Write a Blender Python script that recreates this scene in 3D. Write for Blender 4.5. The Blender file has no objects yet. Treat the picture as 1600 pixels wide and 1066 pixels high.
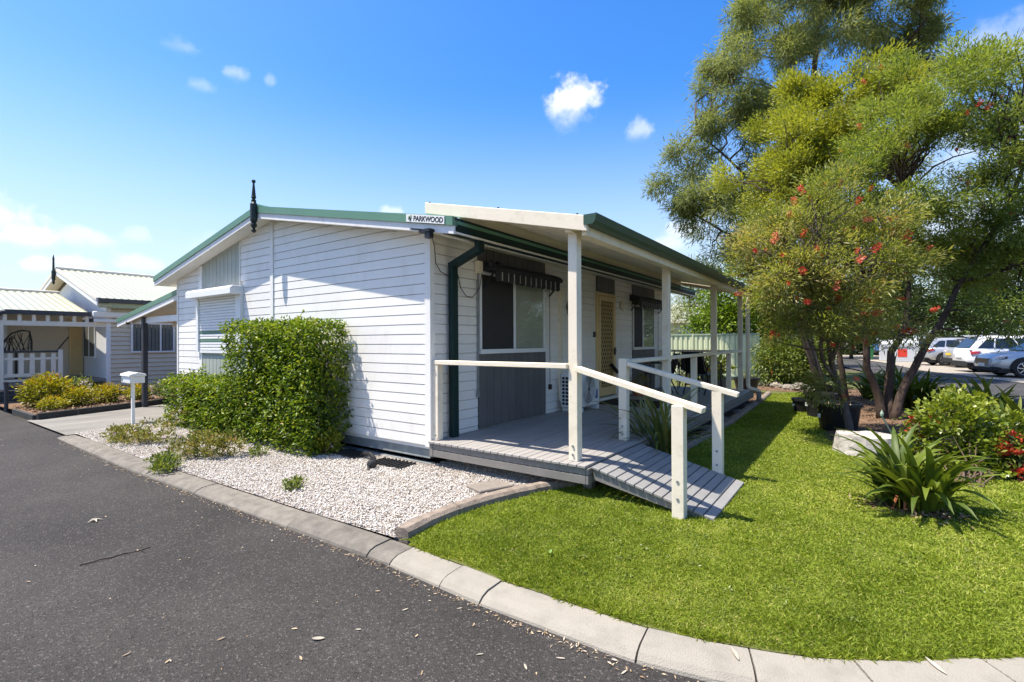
import bpy, bmesh, math, random
import numpy as np
from mathutils import Vector, Matrix, Euler
random.seed(7); RNG = np.random.default_rng(7)
S = bpy.context.scene
COL = S.collection
R = math.radians
# ------------------------------------------------------------------ camera
CAMH, FPX = 1.42, 765.4
camd = bpy.data.cameras.new('camera'); cam = bpy.data.objects.new('camera', camd); COL.objects.link(cam)
camd.sensor_fit = 'HORIZONTAL'; camd.sensor_width = 36; camd.lens = FPX/1600*36
camd.clip_start = .05; camd.clip_end = 3000
CR = (Matrix.Rotation(R(35.46), 3, 'Z') @ Matrix.Rotation(R(90.1), 3, 'X') @ Matrix.Rotation(R(-.25), 3, 'Z'))
cam.matrix_world = Matrix.Translation((0, 0, CAMH)) @ CR.to_4x4()
S.camera = cam
# ------------------------------------------------------------------ sun and sky
SUN = Vector((-.345, -.28, 1)).normalized()
EL = math.asin(SUN.z); AZ = math.atan2(SUN.x, SUN.y)
ld = bpy.data.lights.new('sun', 'SUN'); lo = bpy.data.objects.new('sun', ld); COL.objects.link(lo)
ld.energy = 3.1; ld.angle = R(.5); ld.color = (1, .93, .82)
lo.rotation_euler = SUN.to_track_quat('Z', 'Y').to_euler(); lo.location = (0, 0, 30)
W = bpy.data.worlds.new('World'); S.world = W; W.use_nodes = True
nt = W.node_tree; nt.nodes.clear(); N = nt.nodes.new; LK = nt.links.new
wo = N('ShaderNodeOutputWorld'); bg = N('ShaderNodeBackground'); LK(bg.outputs[0], wo.inputs[0])
sk = N('ShaderNodeTexSky'); sk.sky_type = 'NISHITA'; sk.sun_disc = False
sk.sun_elevation = EL; sk.sun_rotation = AZ; sk.altitude = 20; sk.air_density = 1.0; sk.dust_density = 1.0; sk.ozone_density = 2.0
hs = N('ShaderNodeHueSaturation'); hs.inputs['Saturation'].default_value = 1.42; hs.inputs['Hue'].default_value = .508; hs.inputs['Value'].default_value = .62
LK(sk.outputs[0], hs.inputs['Color'])
SKYV = .15
bg.inputs[1].default_value = SKYV
tc = N('ShaderNodeTexCoord')
def M2(op, a, b=None, c=None):
    n = N('ShaderNodeMath'); n.operation = op
    for i, x in enumerate((a, b, c)):
        if x is None: continue
        if isinstance(x, (int, float)): n.inputs[i].default_value = x
        else: LK(x, n.inputs[i])
    return n.outputs[0]
def VM(op, a, b):
    n = N('ShaderNodeVectorMath'); n.operation = op
    for i, x in enumerate((a, b)):
        if isinstance(x, (tuple, list, Vector)): n.inputs[i].default_value = tuple(x)
        else: LK(x, n.inputs[i])
    return n
def raydir(px, py): return (CR @ Vector(((px-800)/FPX, -(py-533)/FPX, -1))).normalized()
def PX(px, py, depth): return Vector((0, 0, CAMH)) + CR @ Vector(((px-800)/FPX*depth, -(py-533)/FPX*depth, -depth))
def PZ(px, py, z=0.):
    d = raydir(px, py); return Vector((0, 0, CAMH)) + d*((z-CAMH)/d.z)
no = N('ShaderNodeTexNoise'); no.inputs['Scale'].default_value = 16; no.inputs['Detail'].default_value = 7; no.inputs['Roughness'].default_value = .6
LK(tc.outputs['Generated'], no.inputs['Vector'])
nz = no.outputs['Fac']
no2 = N('ShaderNodeTexNoise'); no2.inputs['Scale'].default_value = 55; no2.inputs['Detail'].default_value = 5
LK(tc.outputs['Generated'], no2.inputs['Vector'])
mask = None
# small fair-weather clouds: direction, angular half sizes, strength
for (px, py, rx, ry, k) in [(892, 160, 40, 33, 1.0), (1003, 206, 17, 15, .45), (290, 74, 22, 11, .18), (365, 115, 14, 9, .3), (312, 134, 14, 10, .22), (422, 128, 7, 8, .22),
                            (45, 370, 30, 17, .8), (122, 372, 32, 14, .5), (215, 370, 16, 12, .3), (58, 416, 14, 11, .7), (118, 412, 26, 12, .6), (225, 415, 36, 14, .45), (335, 400, 50, 24, .2),
                            (612, 331, 20, 9, .5), (1075, 358, 34, 24, .7), (1560, 85, 80, 30, .3), (1040, 383, 28, 16, .5), (1480, 360, 110, 50, .4), (-120, 330, 90, 40, .6), (1800, 200, 160, 60, .5)]:
    d = raydir(px, py); r = Vector((d.y, -d.x, 0)).normalized(); u = r.cross(d)
    sx = 1/(rx/FPX); sy = 1/(ry/FPX)
    a = M2('MULTIPLY', VM('DOT_PRODUCT', tc.outputs['Generated'], r).outputs['Value'], sx)
    a = M2('SUBTRACT', a, d.dot(r)*sx)
    b = M2('SUBTRACT', M2('MULTIPLY', VM('DOT_PRODUCT', tc.outputs['Generated'], u).outputs['Value'], sy), d.dot(u)*sy)
    front = M2('GREATER_THAN', VM('DOT_PRODUCT', tc.outputs['Generated'], d).outputs['Value'], .5)
    q = M2('ADD', M2('MULTIPLY', a, a), M2('MULTIPLY', b, b))
    q = M2('SQRT', q)
    q = M2('ADD', q, M2('MULTIPLY', M2('SUBTRACT', nz, .5), 2.6))
    q = M2('ADD', q, M2('MULTIPLY', M2('SUBTRACT', no2.outputs['Fac'], .5), 1.0))
    mr = N('ShaderNodeMapRange'); mr.interpolation_type = 'SMOOTHSTEP'
    mr.inputs['From Min'].default_value = 1.2; mr.inputs['From Max'].default_value = .3
    LK(q, mr.inputs['Value'])
    bf = N('ShaderNodeMapRange'); bf.interpolation_type = 'SMOOTHSTEP'; bf.inputs['From Min'].default_value = -.95; bf.inputs['From Max'].default_value = .15; bf.inputs['To Min'].default_value = .15
    LK(M2('ADD', b, M2('MULTIPLY', M2('SUBTRACT', no2.outputs['Fac'], .5), 1.2)), bf.inputs['Value'])
    m = M2('MULTIPLY', M2('MULTIPLY', M2('MULTIPLY', mr.outputs[0], k), front), bf.outputs[0])
    mask = m if mask is None else M2('MAXIMUM', mask, m)
# milky haze low over the horizon
sep = N('ShaderNodeSeparateXYZ'); LK(tc.outputs['Generated'], sep.inputs[0])
hz = N('ShaderNodeMapRange'); hz.interpolation_type = 'SMOOTHSTEP'
hz.inputs['From Min'].default_value = .47; hz.inputs['From Max'].default_value = .0; hz.inputs['To Max'].default_value = .92
LK(sep.outputs['Z'], hz.inputs['Value'])
mh = N('ShaderNodeMix'); mh.data_type = 'RGBA'; mh.inputs['B'].default_value = (1.75, 2.05, 2.3, 1)
LK(hz.outputs[0], mh.inputs['Factor']); LK(hs.outputs[0], mh.inputs['A'])
mx = N('ShaderNodeMix'); mx.data_type = 'RGBA'; mx.inputs['B'].default_value = (2.7, 2.75, 2.8, 1)
LK(mask, mx.inputs['Factor']); LK(mh.outputs['Result'], mx.inputs['A']); LK(mx.outputs['Result'], bg.inputs[0])
V = S.view_settings
V.view_transform = 'Standard'; V.look = 'None'; V.gamma = 1; V.use_curve_mapping = False; V.exposure = 1.62
S.cycles.max_bounces = 10; S.cycles.diffuse_bounces = 6; S.cycles.transparent_max_bounces = 12
# ------------------------------------------------------------------ materials
MAT = {}
def base(name):
    m = bpy.data.materials.new(name); m.use_nodes = True; t = m.node_tree; t.nodes.clear()
    o = t.nodes.new('ShaderNodeOutputMaterial'); b = t.nodes.new('ShaderNodeBsdfPrincipled'); t.links.new(b.outputs[0], o.inputs[0])
    MAT[name] = m
    return m, t, b, o
def nd(t, typ, **k):
    n = t.nodes.new(typ)
    for a, v in k.items():
        if a in n.inputs: n.inputs[a].default_value = v
        else: setattr(n, a, v)
    return n
def c4(c): return (c[0], c[1], c[2], 1)
def mul(c, k): return tuple(min(1, x*k) for x in c)
def pm(name, col, rough=.6, var=.12, scale=4., bump=0., bscale=80., spec=.35, metal=0., rnd=.0, stretch=(1, 1, 1), col2=None, w2=.0, s2=2.):
    """painted / plain surface: world-space noise varies colour and roughness; optional stain colour, bump and per-object tint"""
    m, t, b, o = base(name)
    L = t.links.new
    g = nd(t, 'ShaderNodeNewGeometry')
    mp = nd(t, 'ShaderNodeMapping'); mp.inputs['Scale'].default_value = stretch; L(g.outputs['Position'], mp.inputs['Vector'])
    n = nd(t, 'ShaderNodeTexNoise', Scale=scale, Detail=5., Roughness=.6); L(mp.outputs[0], n.inputs['Vector'])
    r = nd(t, 'ShaderNodeValToRGB'); r.color_ramp.elements[0].position = .3; r.color_ramp.elements[1].position = .72
    r.color_ramp.elements[0].color = c4(mul(col, 1-var)); r.color_ramp.elements[1].color = c4(mul(col, 1+var))
    L(n.outputs['Fac'], r.inputs[0]); out = r.outputs[0]
    if col2 is not None:
        n2 = nd(t, 'ShaderNodeTexNoise', Scale=s2, Detail=8., Roughness=.65); L(mp.outputs[0], n2.inputs['Vector'])
        mr = nd(t, 'ShaderNodeMapRange'); mr.inputs['From Min'].default_value = .52; mr.inputs['From Max'].default_value = .75; mr.inputs['To Max'].default_value = w2
        L(n2.outputs['Fac'], mr.inputs['Value'])
        x = nd(t, 'ShaderNodeMix', data_type='RGBA'); x.inputs['B'].default_value = c4(col2)
        L(mr.outputs[0], x.inputs['Factor']); L(out, x.inputs['A']); out = x.outputs['Result']
    if rnd:
        oi = nd(t, 'ShaderNodeObjectInfo'); mr = nd(t, 'ShaderNodeMapRange'); mr.inputs['To Min'].default_value = 1-rnd; mr.inputs['To Max'].default_value = 1+rnd
        L(oi.outputs['Random'], mr.inputs['Value'])
        x = nd(t, 'ShaderNodeVectorMath', operation='SCALE'); L(out, x.inputs[0]); L(mr.outputs[0], x.inputs['Scale']); out = x.outputs[0]
    L(out, b.inputs['Base Color'])
    b.inputs['Roughness'].default_value = rough; b.inputs['Metallic'].default_value = metal; b.inputs['Specular IOR Level'].default_value = spec
    if bump:
        n3 = nd(t, 'ShaderNodeTexNoise', Scale=bscale, Detail=4.); L(mp.outputs[0], n3.inputs['Vector'])
        bp = nd(t, 'ShaderNodeBump', Strength=bump, Distance=.01); L(n3.outputs['Fac'], bp.inputs['Height']); L(bp.outputs[0], b.inputs['Normal'])
    return m
def leafm(name, cols, rough=.42, trans=.3, spec=.4):
    """leaf: colour from the per-leaf 'tint' attribute, diffuse + some light through the blade"""
    m, t, b, o = base(name); L = t.links.new
    a = nd(t, 'ShaderNodeAttribute', attribute_name='tint')
    r = nd(t, 'ShaderNodeValToRGB'); e = r.color_ramp.elements
    while len(e) < len(cols): e.new(.5)
    for i, c in enumerate(cols): e[i].position = i/(len(cols)-1); e[i].color = c4(c)
    L(a.outputs['Fac'], r.inputs[0]); L(r.outputs[0], b.inputs['Base Color'])
    b.inputs['Roughness'].default_value = rough; b.inputs['Specular IOR Level'].default_value = spec
    tr = nd(t, 'ShaderNodeBsdfTranslucent')
    x = nd(t, 'ShaderNodeVectorMath', operation='MULTIPLY'); x.inputs[1].default_value = (1.25, 1.25, .6); L(r.outputs[0], x.inputs[0]); L(x.outputs[0], tr.inputs[0])
    ms = nd(t, 'ShaderNodeMixShader'); ms.inputs[0].default_value = trans
    L(b.outputs[0], ms.inputs[1]); L(tr.outputs[0], ms.inputs[2]); L(ms.outputs[0], o.inputs[0])
    return m
pm('white_paint', (.78, .755, .7), .5, .04, 1.2, .06, 30, rnd=.03, col2=(.56, .5, .4), w2=.4, s2=4, stretch=(1, 1, .45))
pm('cream_paint', (.78, .69, .53), .5, .05, 2, .1, 40, col2=(.45, .37, .25), w2=.45, s2=7)
pm('barge_white', (.76, .74, .7), .6, .05, 6, .15, 60, col2=(.5, .44, .36), w2=.5, s2=9)
pm('pale_green_cladding', (.36, .38, .33), .6, .08, 3)
pm('gutter_green', (.035, .075, .05), .42, .06, 3)
pm('green_trim', (.105, .22, .145), .42, .06, 3)
pm('dark_green_metal', (.006, .024, .022), .5, .1, 4, spec=.25)
pm('roof_green', (.1, .24, .16), .45, .06, 2)
pm('sheet_white', (.78, .71, .58), .45, .04, 1.5)
pm('charcoal_paint', (.125, .118, .112), .55, .08, 3, .1, 60, rnd=.06)
pm('deck_paint', (.31, .29, .267), .55, .1, 3, .25, 70, rnd=.08, stretch=(6, .6, 1), col2=(.3, .28, .25), w2=.35, s2=2)
pm('ramp_paint', (.235, .229, .217), .55, .08, 4, .25, 70, rnd=.07, col2=(.3, .29, .27), w2=.3, s2=3)
pm('grey_timber', (.2, .185, .165), .65, .12, 5, .2, 50)
pm('galvanised', (.25, .27, .27), .5, .2, 9, spec=.5, metal=.3, col2=(.5, .52, .5), w2=.6, s2=6)
pm('window_white', (.75, .75, .73), .4, .03, 3)
pm('flyscreen', (.035, .032, .032), .7, .15, 30)
pm('dark_inside', (.02, .02, .022), .8, .2, 3)  # near-black colour standing in for the shade in hollows
pm('blind_slat', (.55, .54, .47), .5, .04, 8)
pm('awning_fabric', (.03, .03, .033), .75, .1, 20, .1, 300)
pm('awning_stripe', (.42, .4, .37), .75, .05, 20)
pm('door_yellow', (.68, .5, .24), .45, .06, 4)
pm('mesh_yellow', (.5, .36, .15), .5, .08, 9)
pm('black_plastic', (.016, .016, .017), .45, .2, 12)
pm('black_metal', (.012, .012, .013), .35, .15, 10, spec=.5)
pm('finial_paint', (.016, .026, .022), .45, .2, 20, .2, 60)
pm('ac_white', (.74, .74, .71), .4, .03, 5)
pm('cable', (.03, .02, .015), .6)
pm('sign_white', (.72, .72, .67), .4, .06, 9)
pm('sign_black', (.015, .015, .016), .5)
pm('mat_fibre', (.03, .022, .018), .95, .3, 60, .5, 300)
pm('terracotta', (.35, .12, .05), .8, .15, 9)
pm('bark', (.105, .08, .062), .95, .35, 9, 1., 28, spec=.1, stretch=(1, 1, .35), col2=(.2, .165, .14), w2=.6, s2=12)
pm('bark_dark', (.07, .05, .04), .95, .35, 9, 1., 28, spec=.1, stretch=(1, 1, .35), col2=(.16, .12, .09), w2=.5, s2=14)
pm('twig', (.12, .085, .06), .9, .2, 20, spec=.1)
pm('whitewash', (.43, .4, .36), .8, .2, 14, .6, 40, stretch=(1, 1, 3), col2=(.12, .1, .08), w2=.85, s2=11)
pm('stone', (.24, .21, .17), .9, .25, 7, .8, 25, col2=(.4, .34, .25), w2=.7, s2=4)
pm('paver', (.21, .18, .15), .85, .12, 12, .4, 90)
pm('sleeper', (.035, .037, .035), .8, .2, 6, .3, 40)
pm('mulch_base', (.16, .1, .065), .95, .4, 10, 1., 45, spec=.1, col2=(.3, .2, .12), w2=.7, s2=22)
pm('blind_dark', (.13, .135, .12))
pm('n_beige', (.64, .55, .42), .6, .04, 2)
pm('n_grey', (.7, .63, .52), .55, .04, 3)
pm('n_white', (.74, .73, .72), .55, .03, 2)
pm('n_roof', (.36, .365, .26), .4, .05, 1)
pm('n_dark', (.045, .047, .055), .5, .1, 4)
pm('fence_green', (.55, .58, .38), .4, .05, 1.5, spec=.4)
pm('fence_dark', (.3, .37, .27), .45, .05, 3)
pm('rubber', (.02, .02, .02), .8, .2, 20)
pm('alloy', (.5, .5, .52), .3, .05, 9, metal=.8)
pm('bin_grey', (.5, .52, .53), .5, .05, 3)
pm('red_plastic', (.62, .05, .03), .4, .1, 5)
pm('green_plastic', (.03, .16, .06), .5, .1, 5)
pm('teal', (.02, .2, .2), .5, .2, 9)
pm('orange', (.7, .16, .04), .5, .1, 6)
pm('purple', (.05, .015, .09), .5, .1, 6)
pm('yellow_plate', (.75, .52, .03), .4, .03, 6)
pm('plate_white', (.75, .75, .72), .4, .03, 6)
pm('leaf_green', (.14, .22, .05), .5)
pm('leaf_dry', (.36, .27, .17), .75, .2, 40, rnd=.3)
pm('leaf_pale', (.4, .35, .27), .7, .12, 40, rnd=.15)
pm('grate', (.02, .021, .022), .5, .2, 30, spec=.5)
pm('flower_red', (.72, .07, .03), .55, .25, 30, rnd=.2)
pm('flower_pink', (.6, .4, .65), .6, .1, 30)
pm('sticker_blue', (.1, .16, .3), .4)
def carpaint(name, col, rough=.25, metal=0.):
    m, t, b, o = base(name); b.inputs['Base Color'].default_value = c4(col); b.inputs['Roughness'].default_value = rough
    b.inputs['Metallic'].default_value = metal; b.inputs['Coat Weight'].default_value = .6; b.inputs['Coat Roughness'].default_value = .08
carpaint('car_white', (.78, .78, .78)); carpaint('car_silver', (.46, .47, .48), .3, .4); carpaint('car_dark', (.02, .028, .05)); carpaint('car_red', (.5, .03, .02)); carpaint('car_blue', (.03, .12, .3))
carpaint('lamp_clear', (.6, .6, .62), .1); carpaint('lamp_red', (.45, .015, .02), .12); carpaint('lamp_black', (.015, .015, .018), .12)
def glass(name, col=(.02, .025, .03), rough=.03, alpha=None):
    m, t, b, o = base(name); b.inputs['Base Color'].default_value = c4(col); b.inputs['Roughness'].default_value = rough; b.inputs['Specular IOR Level'].default_value = .8
    if alpha is not None:
        L = t.links.new; gl = nd(t, 'ShaderNodeBsdfGlossy', Roughness=.02); tp = nd(t, 'ShaderNodeBsdfTransparent'); tp.inputs[0].default_value = (.9, .92, .9, 1)
        lw = nd(t, 'ShaderNodeLayerWeight', Blend=.5); pw = nd(t, 'ShaderNodeMath', operation='POWER'); pw.inputs[1].default_value = 4; L(lw.outputs['Facing'], pw.inputs[0])
        fr = nd(t, 'ShaderNodeMapRange'); fr.inputs['To Min'].default_value = .04; fr.inputs['To Max'].default_value = .7; L(pw.outputs[0], fr.inputs['Value'])
        ms = nd(t, 'ShaderNodeMixShader'); L(fr.outputs[0], ms.inputs[0]); L(tp.outputs[0], ms.inputs[1]); L(gl.outputs[0], ms.inputs[2]); L(ms.outputs[0], o.inputs[0])
glass('car_glass', (.015, .02, .025), .04); glass('dark_glass', (.03, .034, .034), .05); glass('clear_glass', alpha=1)
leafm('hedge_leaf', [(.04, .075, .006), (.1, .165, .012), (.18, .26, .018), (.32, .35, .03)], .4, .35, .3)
leafm('bottle_leaf', [(.1, .125, .028), (.19, .22, .046), (.32, .315, .08), (.54, .3, .18)], .45, .46)
leafm('olive_leaf', [(.075, .11, .026), (.15, .2, .038), (.255, .305, .056), (.38, .34, .11)], .45, .46)
leafm('lime_leaf', [(.12, .14, .016), (.23, .25, .028), (.35, .36, .045), (.42, .4, .08)], .45, .35)
leafm('casuarina', [(.1, .125, .055), (.165, .195, .075), (.245, .27, .105), (.32, .32, .15)], .6, .45, .2)
leafm('dark_leaf', [(.02, .038, .01), (.036, .065, .014), (.06, .1, .02), (.13, .18, .03)], .4, .25)
leafm('mid_leaf', [(.05, .08, .016), (.1, .145, .024), (.17, .21, .03), (.27, .28, .05)], .42, .3)
leafm('golden_leaf', [(.07, .1, .01), (.22, .22, .012), (.4, .35, .02), (.45, .2, .02)], .45, .3)
leafm('bright_leaf', [(.06, .09, .01), (.14, .19, .018), (.26, .3, .03), (.38, .34, .06)], .35, .3, .5)
leafm('weed_leaf', [(.09, .105, .02), (.16, .17, .03), (.26, .25, .045), (.34, .19, .1)], .5, .25)
leafm('strap_leaf', [(.035, .06, .008), (.08, .12, .014), (.14, .18, .02), (.2, .22, .035)], .5, .25, .3)
leafm('flax_leaf', [(.05, .07, .018), (.1, .13, .03), (.17, .19, .05), (.34, .28, .12)], .4, .2)
leafm('grass_blade', [(.115, .165, .012), (.2, .265, .023), (.31, .368, .046), (.48, .43, .15)], .5, .3, .2)
leafm('petal', [(.4, .025, .012), (.55, .04, .018), (.6, .09, .04), (.6, .25, .14)], .6, .2)
leafm('pink_petal', [(.5, .3, .6), (.6, .4, .65), (.7, .55, .7), (.75, .7, .75)], .6, .2)
leafm('gravel_stone', [(.12, .115, .11), (.42, .35, .27), (.58, .54, .48), (.7, .675, .625)], .8, 0.0, .2)
leafm('litter', [(.2, .12, .06), (.35, .24, .13), (.5, .4, .26), (.58, .5, .38)], .8, .0, .2)
leafm('mulch_chip', [(.05, .03, .02), (.13, .08, .05), (.24, .16, .1), (.36, .27, .18)], .9, .0, .1)
# ------------------------------------------------------------------ building helpers
OFF = {}
def link(o, parent=None):
    COL.objects.link(o)
    if parent is not None: o.parent = parent
    return o
def tag(o, label=None, cat=None, group=None, kind=None):
    if label: o['label'] = label
    if cat: o['category'] = cat
    if group: o['group'] = group
    if kind: o['kind'] = kind
    return o
def T(name, label, cat, loc=(0, 0, 0), group=None):
    o = bpy.data.objects.new(name, None); o.empty_display_size = .1; link(o); o.location = loc; OFF[o.name] = Vector(loc)
    return tag(o, label, cat, group)
class G:
    def __init__(s): s.v = []; s.f = []
    def add(s, vs, fs):
        b = len(s.v); s.v += [tuple(p) for p in vs]; s.f += [tuple(b+i for i in f) for f in fs]; return s
    def hexa(s, p): return s.add(p, [(0, 3, 2, 1), (4, 5, 6, 7), (0, 1, 5, 4), (1, 2, 6, 5), (2, 3, 7, 6), (3, 0, 4, 7)])
    def box(s, x0, x1, y0, y1, z0, z1): return s.hexa([(x0, y0, z0), (x1, y0, z0), (x1, y1, z0), (x0, y1, z0), (x0, y0, z1), (x1, y0, z1), (x1, y1, z1), (x0, y1, z1)])
    def prism(s, poly, axis, a, b):
        n = len(poly)
        f3 = {'x': lambda p, t: (t, p[0], p[1]), 'y': lambda p, t: (p[0], t, p[1]), 'z': lambda p, t: (p[0], p[1], t)}[axis]
        vs = [f3(p, a) for p in poly]+[f3(p, b) for p in poly]
        return s.add(vs, [tuple(range(n)), tuple(range(2*n-1, n-1, -1))]+[(i, i+n, (i+1) % n+n, (i+1) % n) for i in range(n)])
    def beam(s, p0, p1, w, h, up=(0, 0, 1)):
        p0 = Vector(p0); p1 = Vector(p1); d = (p1-p0).normalized(); u = Vector(up); sd = d.cross(u).normalized(); u = sd.cross(d).normalized()
        a = sd*w/2; b = u*h/2
        return s.hexa([p0-a-b, p0+a-b, p1+a-b, p1-a-b, p0-a+b, p0+a+b, p1+a+b, p1-a+b])
    def tube(s, pts, r, n=8):
        pts = [Vector(p) for p in pts]; m = len(pts); rs = r if isinstance(r, (list, tuple)) else [r]*m
        vs = []; side = None
        for i, p in enumerate(pts):
            d = (pts[min(i+1, m-1)]-pts[max(i-1, 0)])
            d = d.normalized() if d.length > 1e-9 else Vector((0, 0, 1))
            if side is None: side = d.cross(Vector((.31, .17, .93)) if abs(d.z) < .9 else Vector((1, 0, 0)))
            side = (side-d*side.dot(d)).normalized(); u = d.cross(side)
            vs += [p+(side*math.cos(2*math.pi*k/n)+u*math.sin(2*math.pi*k/n))*rs[i] for k in range(n)]
        fs = [(i*n+k, i*n+(k+1) % n, (i+1)*n+(k+1) % n, (i+1)*n+k) for i in range(m-1) for k in range(n)]
        fs += [tuple(range(n-1, -1, -1)), tuple((m-1)*n+k for k in range(n))]
        return s.add(vs, fs)
    def lathe(s, prof, c=(0, 0, 0), n=16, axis='z'):
        vs = []
        for r, z in prof:
            for k in range(n):
                a = 2*math.pi*k/n; x, y = r*math.cos(a), r*math.sin(a)
                vs.append({'z': (c[0]+x, c[1]+y, c[2]+z), 'x': (c[0]+z, c[1]+x, c[2]+y), 'y': (c[0]+x, c[1]+z, c[2]+y)}[axis])
        m = len(prof)
        fs = [(i*n+k, i*n+(k+1) % n, (i+1)*n+(k+1) % n, (i+1)*n+k) for i in range(m-1) for k in range(n)]
        fs += [tuple(range(n-1, -1, -1)), tuple((m-1)*n+k for k in range(n))]
        return s.add(vs, fs)
    def out(s, name, mat, parent=None, smooth=False, bevel=0., label=None, kind=None, fix=True):
        me = bpy.data.meshes.new(name); o = Vector((0, 0, 0)); p = parent
        while p is not None and p.parent is not None: p = p.parent
        if p is not None and p.name in OFF: o = OFF[p.name]
        me.from_pydata([(x-o.x, y-o.y, z-o.z) for x, y, z in s.v], [], s.f); me.materials.append(MAT[mat])
        if fix:
            bm = bmesh.new(); bm.from_mesh(me); bmesh.ops.recalc_face_normals(bm, faces=bm.faces)
            if bevel:
                es = [e for e in bm.edges if len(e.link_faces) == 2 and e.calc_face_angle(0) > .6]
                bmesh.ops.bevel(bm, geom=es, offset=bevel, segments=1, affect='EDGES', clamp_overlap=True)
            bm.to_mesh(me); bm.free()
        if smooth: me.polygons.foreach_set('use_smooth', [True]*len(me.polygons))
        ob = bpy.data.objects.new(name, me); link(ob, parent)
        if label: ob['label'] = label
        if kind: ob['kind'] = kind
        return ob
def share(src, parent, mat=None, name=None):
    o = src.copy(); COL.objects.link(o); o.parent = parent; o.matrix_parent_inverse = Matrix()
    if name: o.name = name
    return o
def copy_tree(o, parent=None):
    c = o.copy(); COL.objects.link(c)
    if parent is not None: c.parent = parent
    for ch in list(o.children): copy_tree(ch, c)
    return c
# -- leaves, blades, stones as one numpy-built mesh
def norm(a): return a/np.maximum(np.linalg.norm(a, axis=1, keepdims=True), 1e-9)
def raw_mesh(name, verts, tris, mat, parent=None, tint=None, kind=None, smooth=False):
    me = bpy.data.meshes.new(name); o = np.zeros(3); p = parent
    while p is not None and p.parent is not None: p = p.parent
    if p is not None and p.name in OFF: o = np.array(OFF[p.name])
    verts = (verts-o).astype(np.float32)
    me.vertices.add(len(verts)); me.vertices.foreach_set('co', verts.ravel())
    me.loops.add(tris.size); me.loops.foreach_set('vertex_index', tris.ravel().astype(np.int32))
    me.polygons.add(len(tris)); me.polygons.foreach_set('loop_start', np.arange(0, tris.size, 3, dtype=np.int32))
    if tint is not None:
        a = me.attributes.new('tint', 'FLOAT', 'POINT'); a.data.foreach_set('value', np.clip(tint, 0, 1).astype(np.float32))
    me.update(calc_edges=True); me.materials.append(MAT[mat])
    if smooth: me.polygons.foreach_set('use_smooth', np.ones(len(tris), bool))
    ob = bpy.data.objects.new(name, me); link(ob, parent)
    if kind: ob['kind'] = kind
    return ob
def leaves(name, P, D, L, Wd, mat, parent=None, tint=None, fold=.25, kind='stuff', updir=.9, wpos=.45, bend=0.):
    n = len(P); D = norm(D); up = np.zeros((n, 3)); up[:, 2] = updir; up += RNG.normal(size=(n, 3))*.5
    Sd = norm(np.cross(D, up)); Nn = np.cross(Sd, D)
    L = np.broadcast_to(np.asarray(L, float), (n,))[:, None]; Wd = np.broadcast_to(np.asarray(Wd, float), (n,))[:, None]
    mid = P+D*L*wpos+Nn*(fold*Wd)
    v = np.empty((n, 4, 3)); v[:, 0] = P; v[:, 1] = mid-Sd*Wd/2; v[:, 2] = P+D*L; v[:, 2, 2] -= (bend*L)[:, 0]; v[:, 3] = mid+Sd*Wd/2
    b = (np.arange(n)*4)[:, None]
    t = np.concatenate([b+np.array([[0, 1, 2]]), b+np.array([[0, 2, 3]])], 1).reshape(-1, 3)
    if tint is None: tint = RNG.random(n)
    return raw_mesh(name, v.reshape(-1, 3), t, mat, parent, np.repeat(tint, 4), kind)
def rdir(n):
    return norm(RNG.normal(size=(n, 3)))
def ell_sample(ells, n, lo=.5):
    """clump centres in a union of ellipsoids (cx,cy,cz,rx,ry,rz[,w]), biased to the outside; returns points and outward directions"""
    w = np.array([(e[3]*e[4]*e[5])**.667*(e[6] if len(e) > 6 else 1) for e in ells]); w = w/w.sum()
    k = RNG.choice(len(ells), n, p=w); E = np.array([e[:6] for e in ells])[k]
    d = rdir(n); r = (lo**3+(1-lo**3)*RNG.random(n))**(1/3)
    r *= 1+.12*np.sin(d[:, 0]*7+k)*np.cos(d[:, 2]*6+k*2)
    return E[:, :3]+E[:, 3:6]*d*r[:, None], d, r
def clumps(C, O, per, cr, droop=.0, outw=.6, rnd=.7, squash=.7):
    n = len(C); P = np.repeat(C, per, 0); off = RNG.normal(size=(n*per, 3))*cr*np.array([1, 1, squash])
    D = np.repeat(O, per, 0)*outw+rdir(n*per)*rnd+norm(off)*.4; D[:, 2] -= droop
    return P+off, D, np.repeat(RNG.random(n), per)
def branch(g, a, b, r0, r1, sag=.0, wig=.08, n=5):
    a = Vector(a); b = Vector(b); L = (b-a).length; pts = []
    for i in range(n):
        t = i/(n-1); p = a.lerp(b, t)
        if 0 < i < n-1: p += Vector((random.uniform(-1, 1), random.uniform(-1, 1), random.uniform(-.6, .6)))*wig*L
        p.z += sag*math.sin(math.pi*t)*L; pts.append(p)
    g.tube(pts, [r0+(r1-r0)*i/(n-1) for i in range(n)], 6); return pts
def inpoly(x, y, poly):
    c = np.zeros(len(x), bool); n = len(poly)
    for i in range(n):
        x1, y1 = poly[i]; x2, y2 = poly[(i+1) % n]
        m = ((y1 > y) != (y2 > y)) & (x < (x2-x1)*(y-y1)/((y2-y1) if y2 != y1 else 1e-9)+x1); c ^= m
    return c
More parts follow.
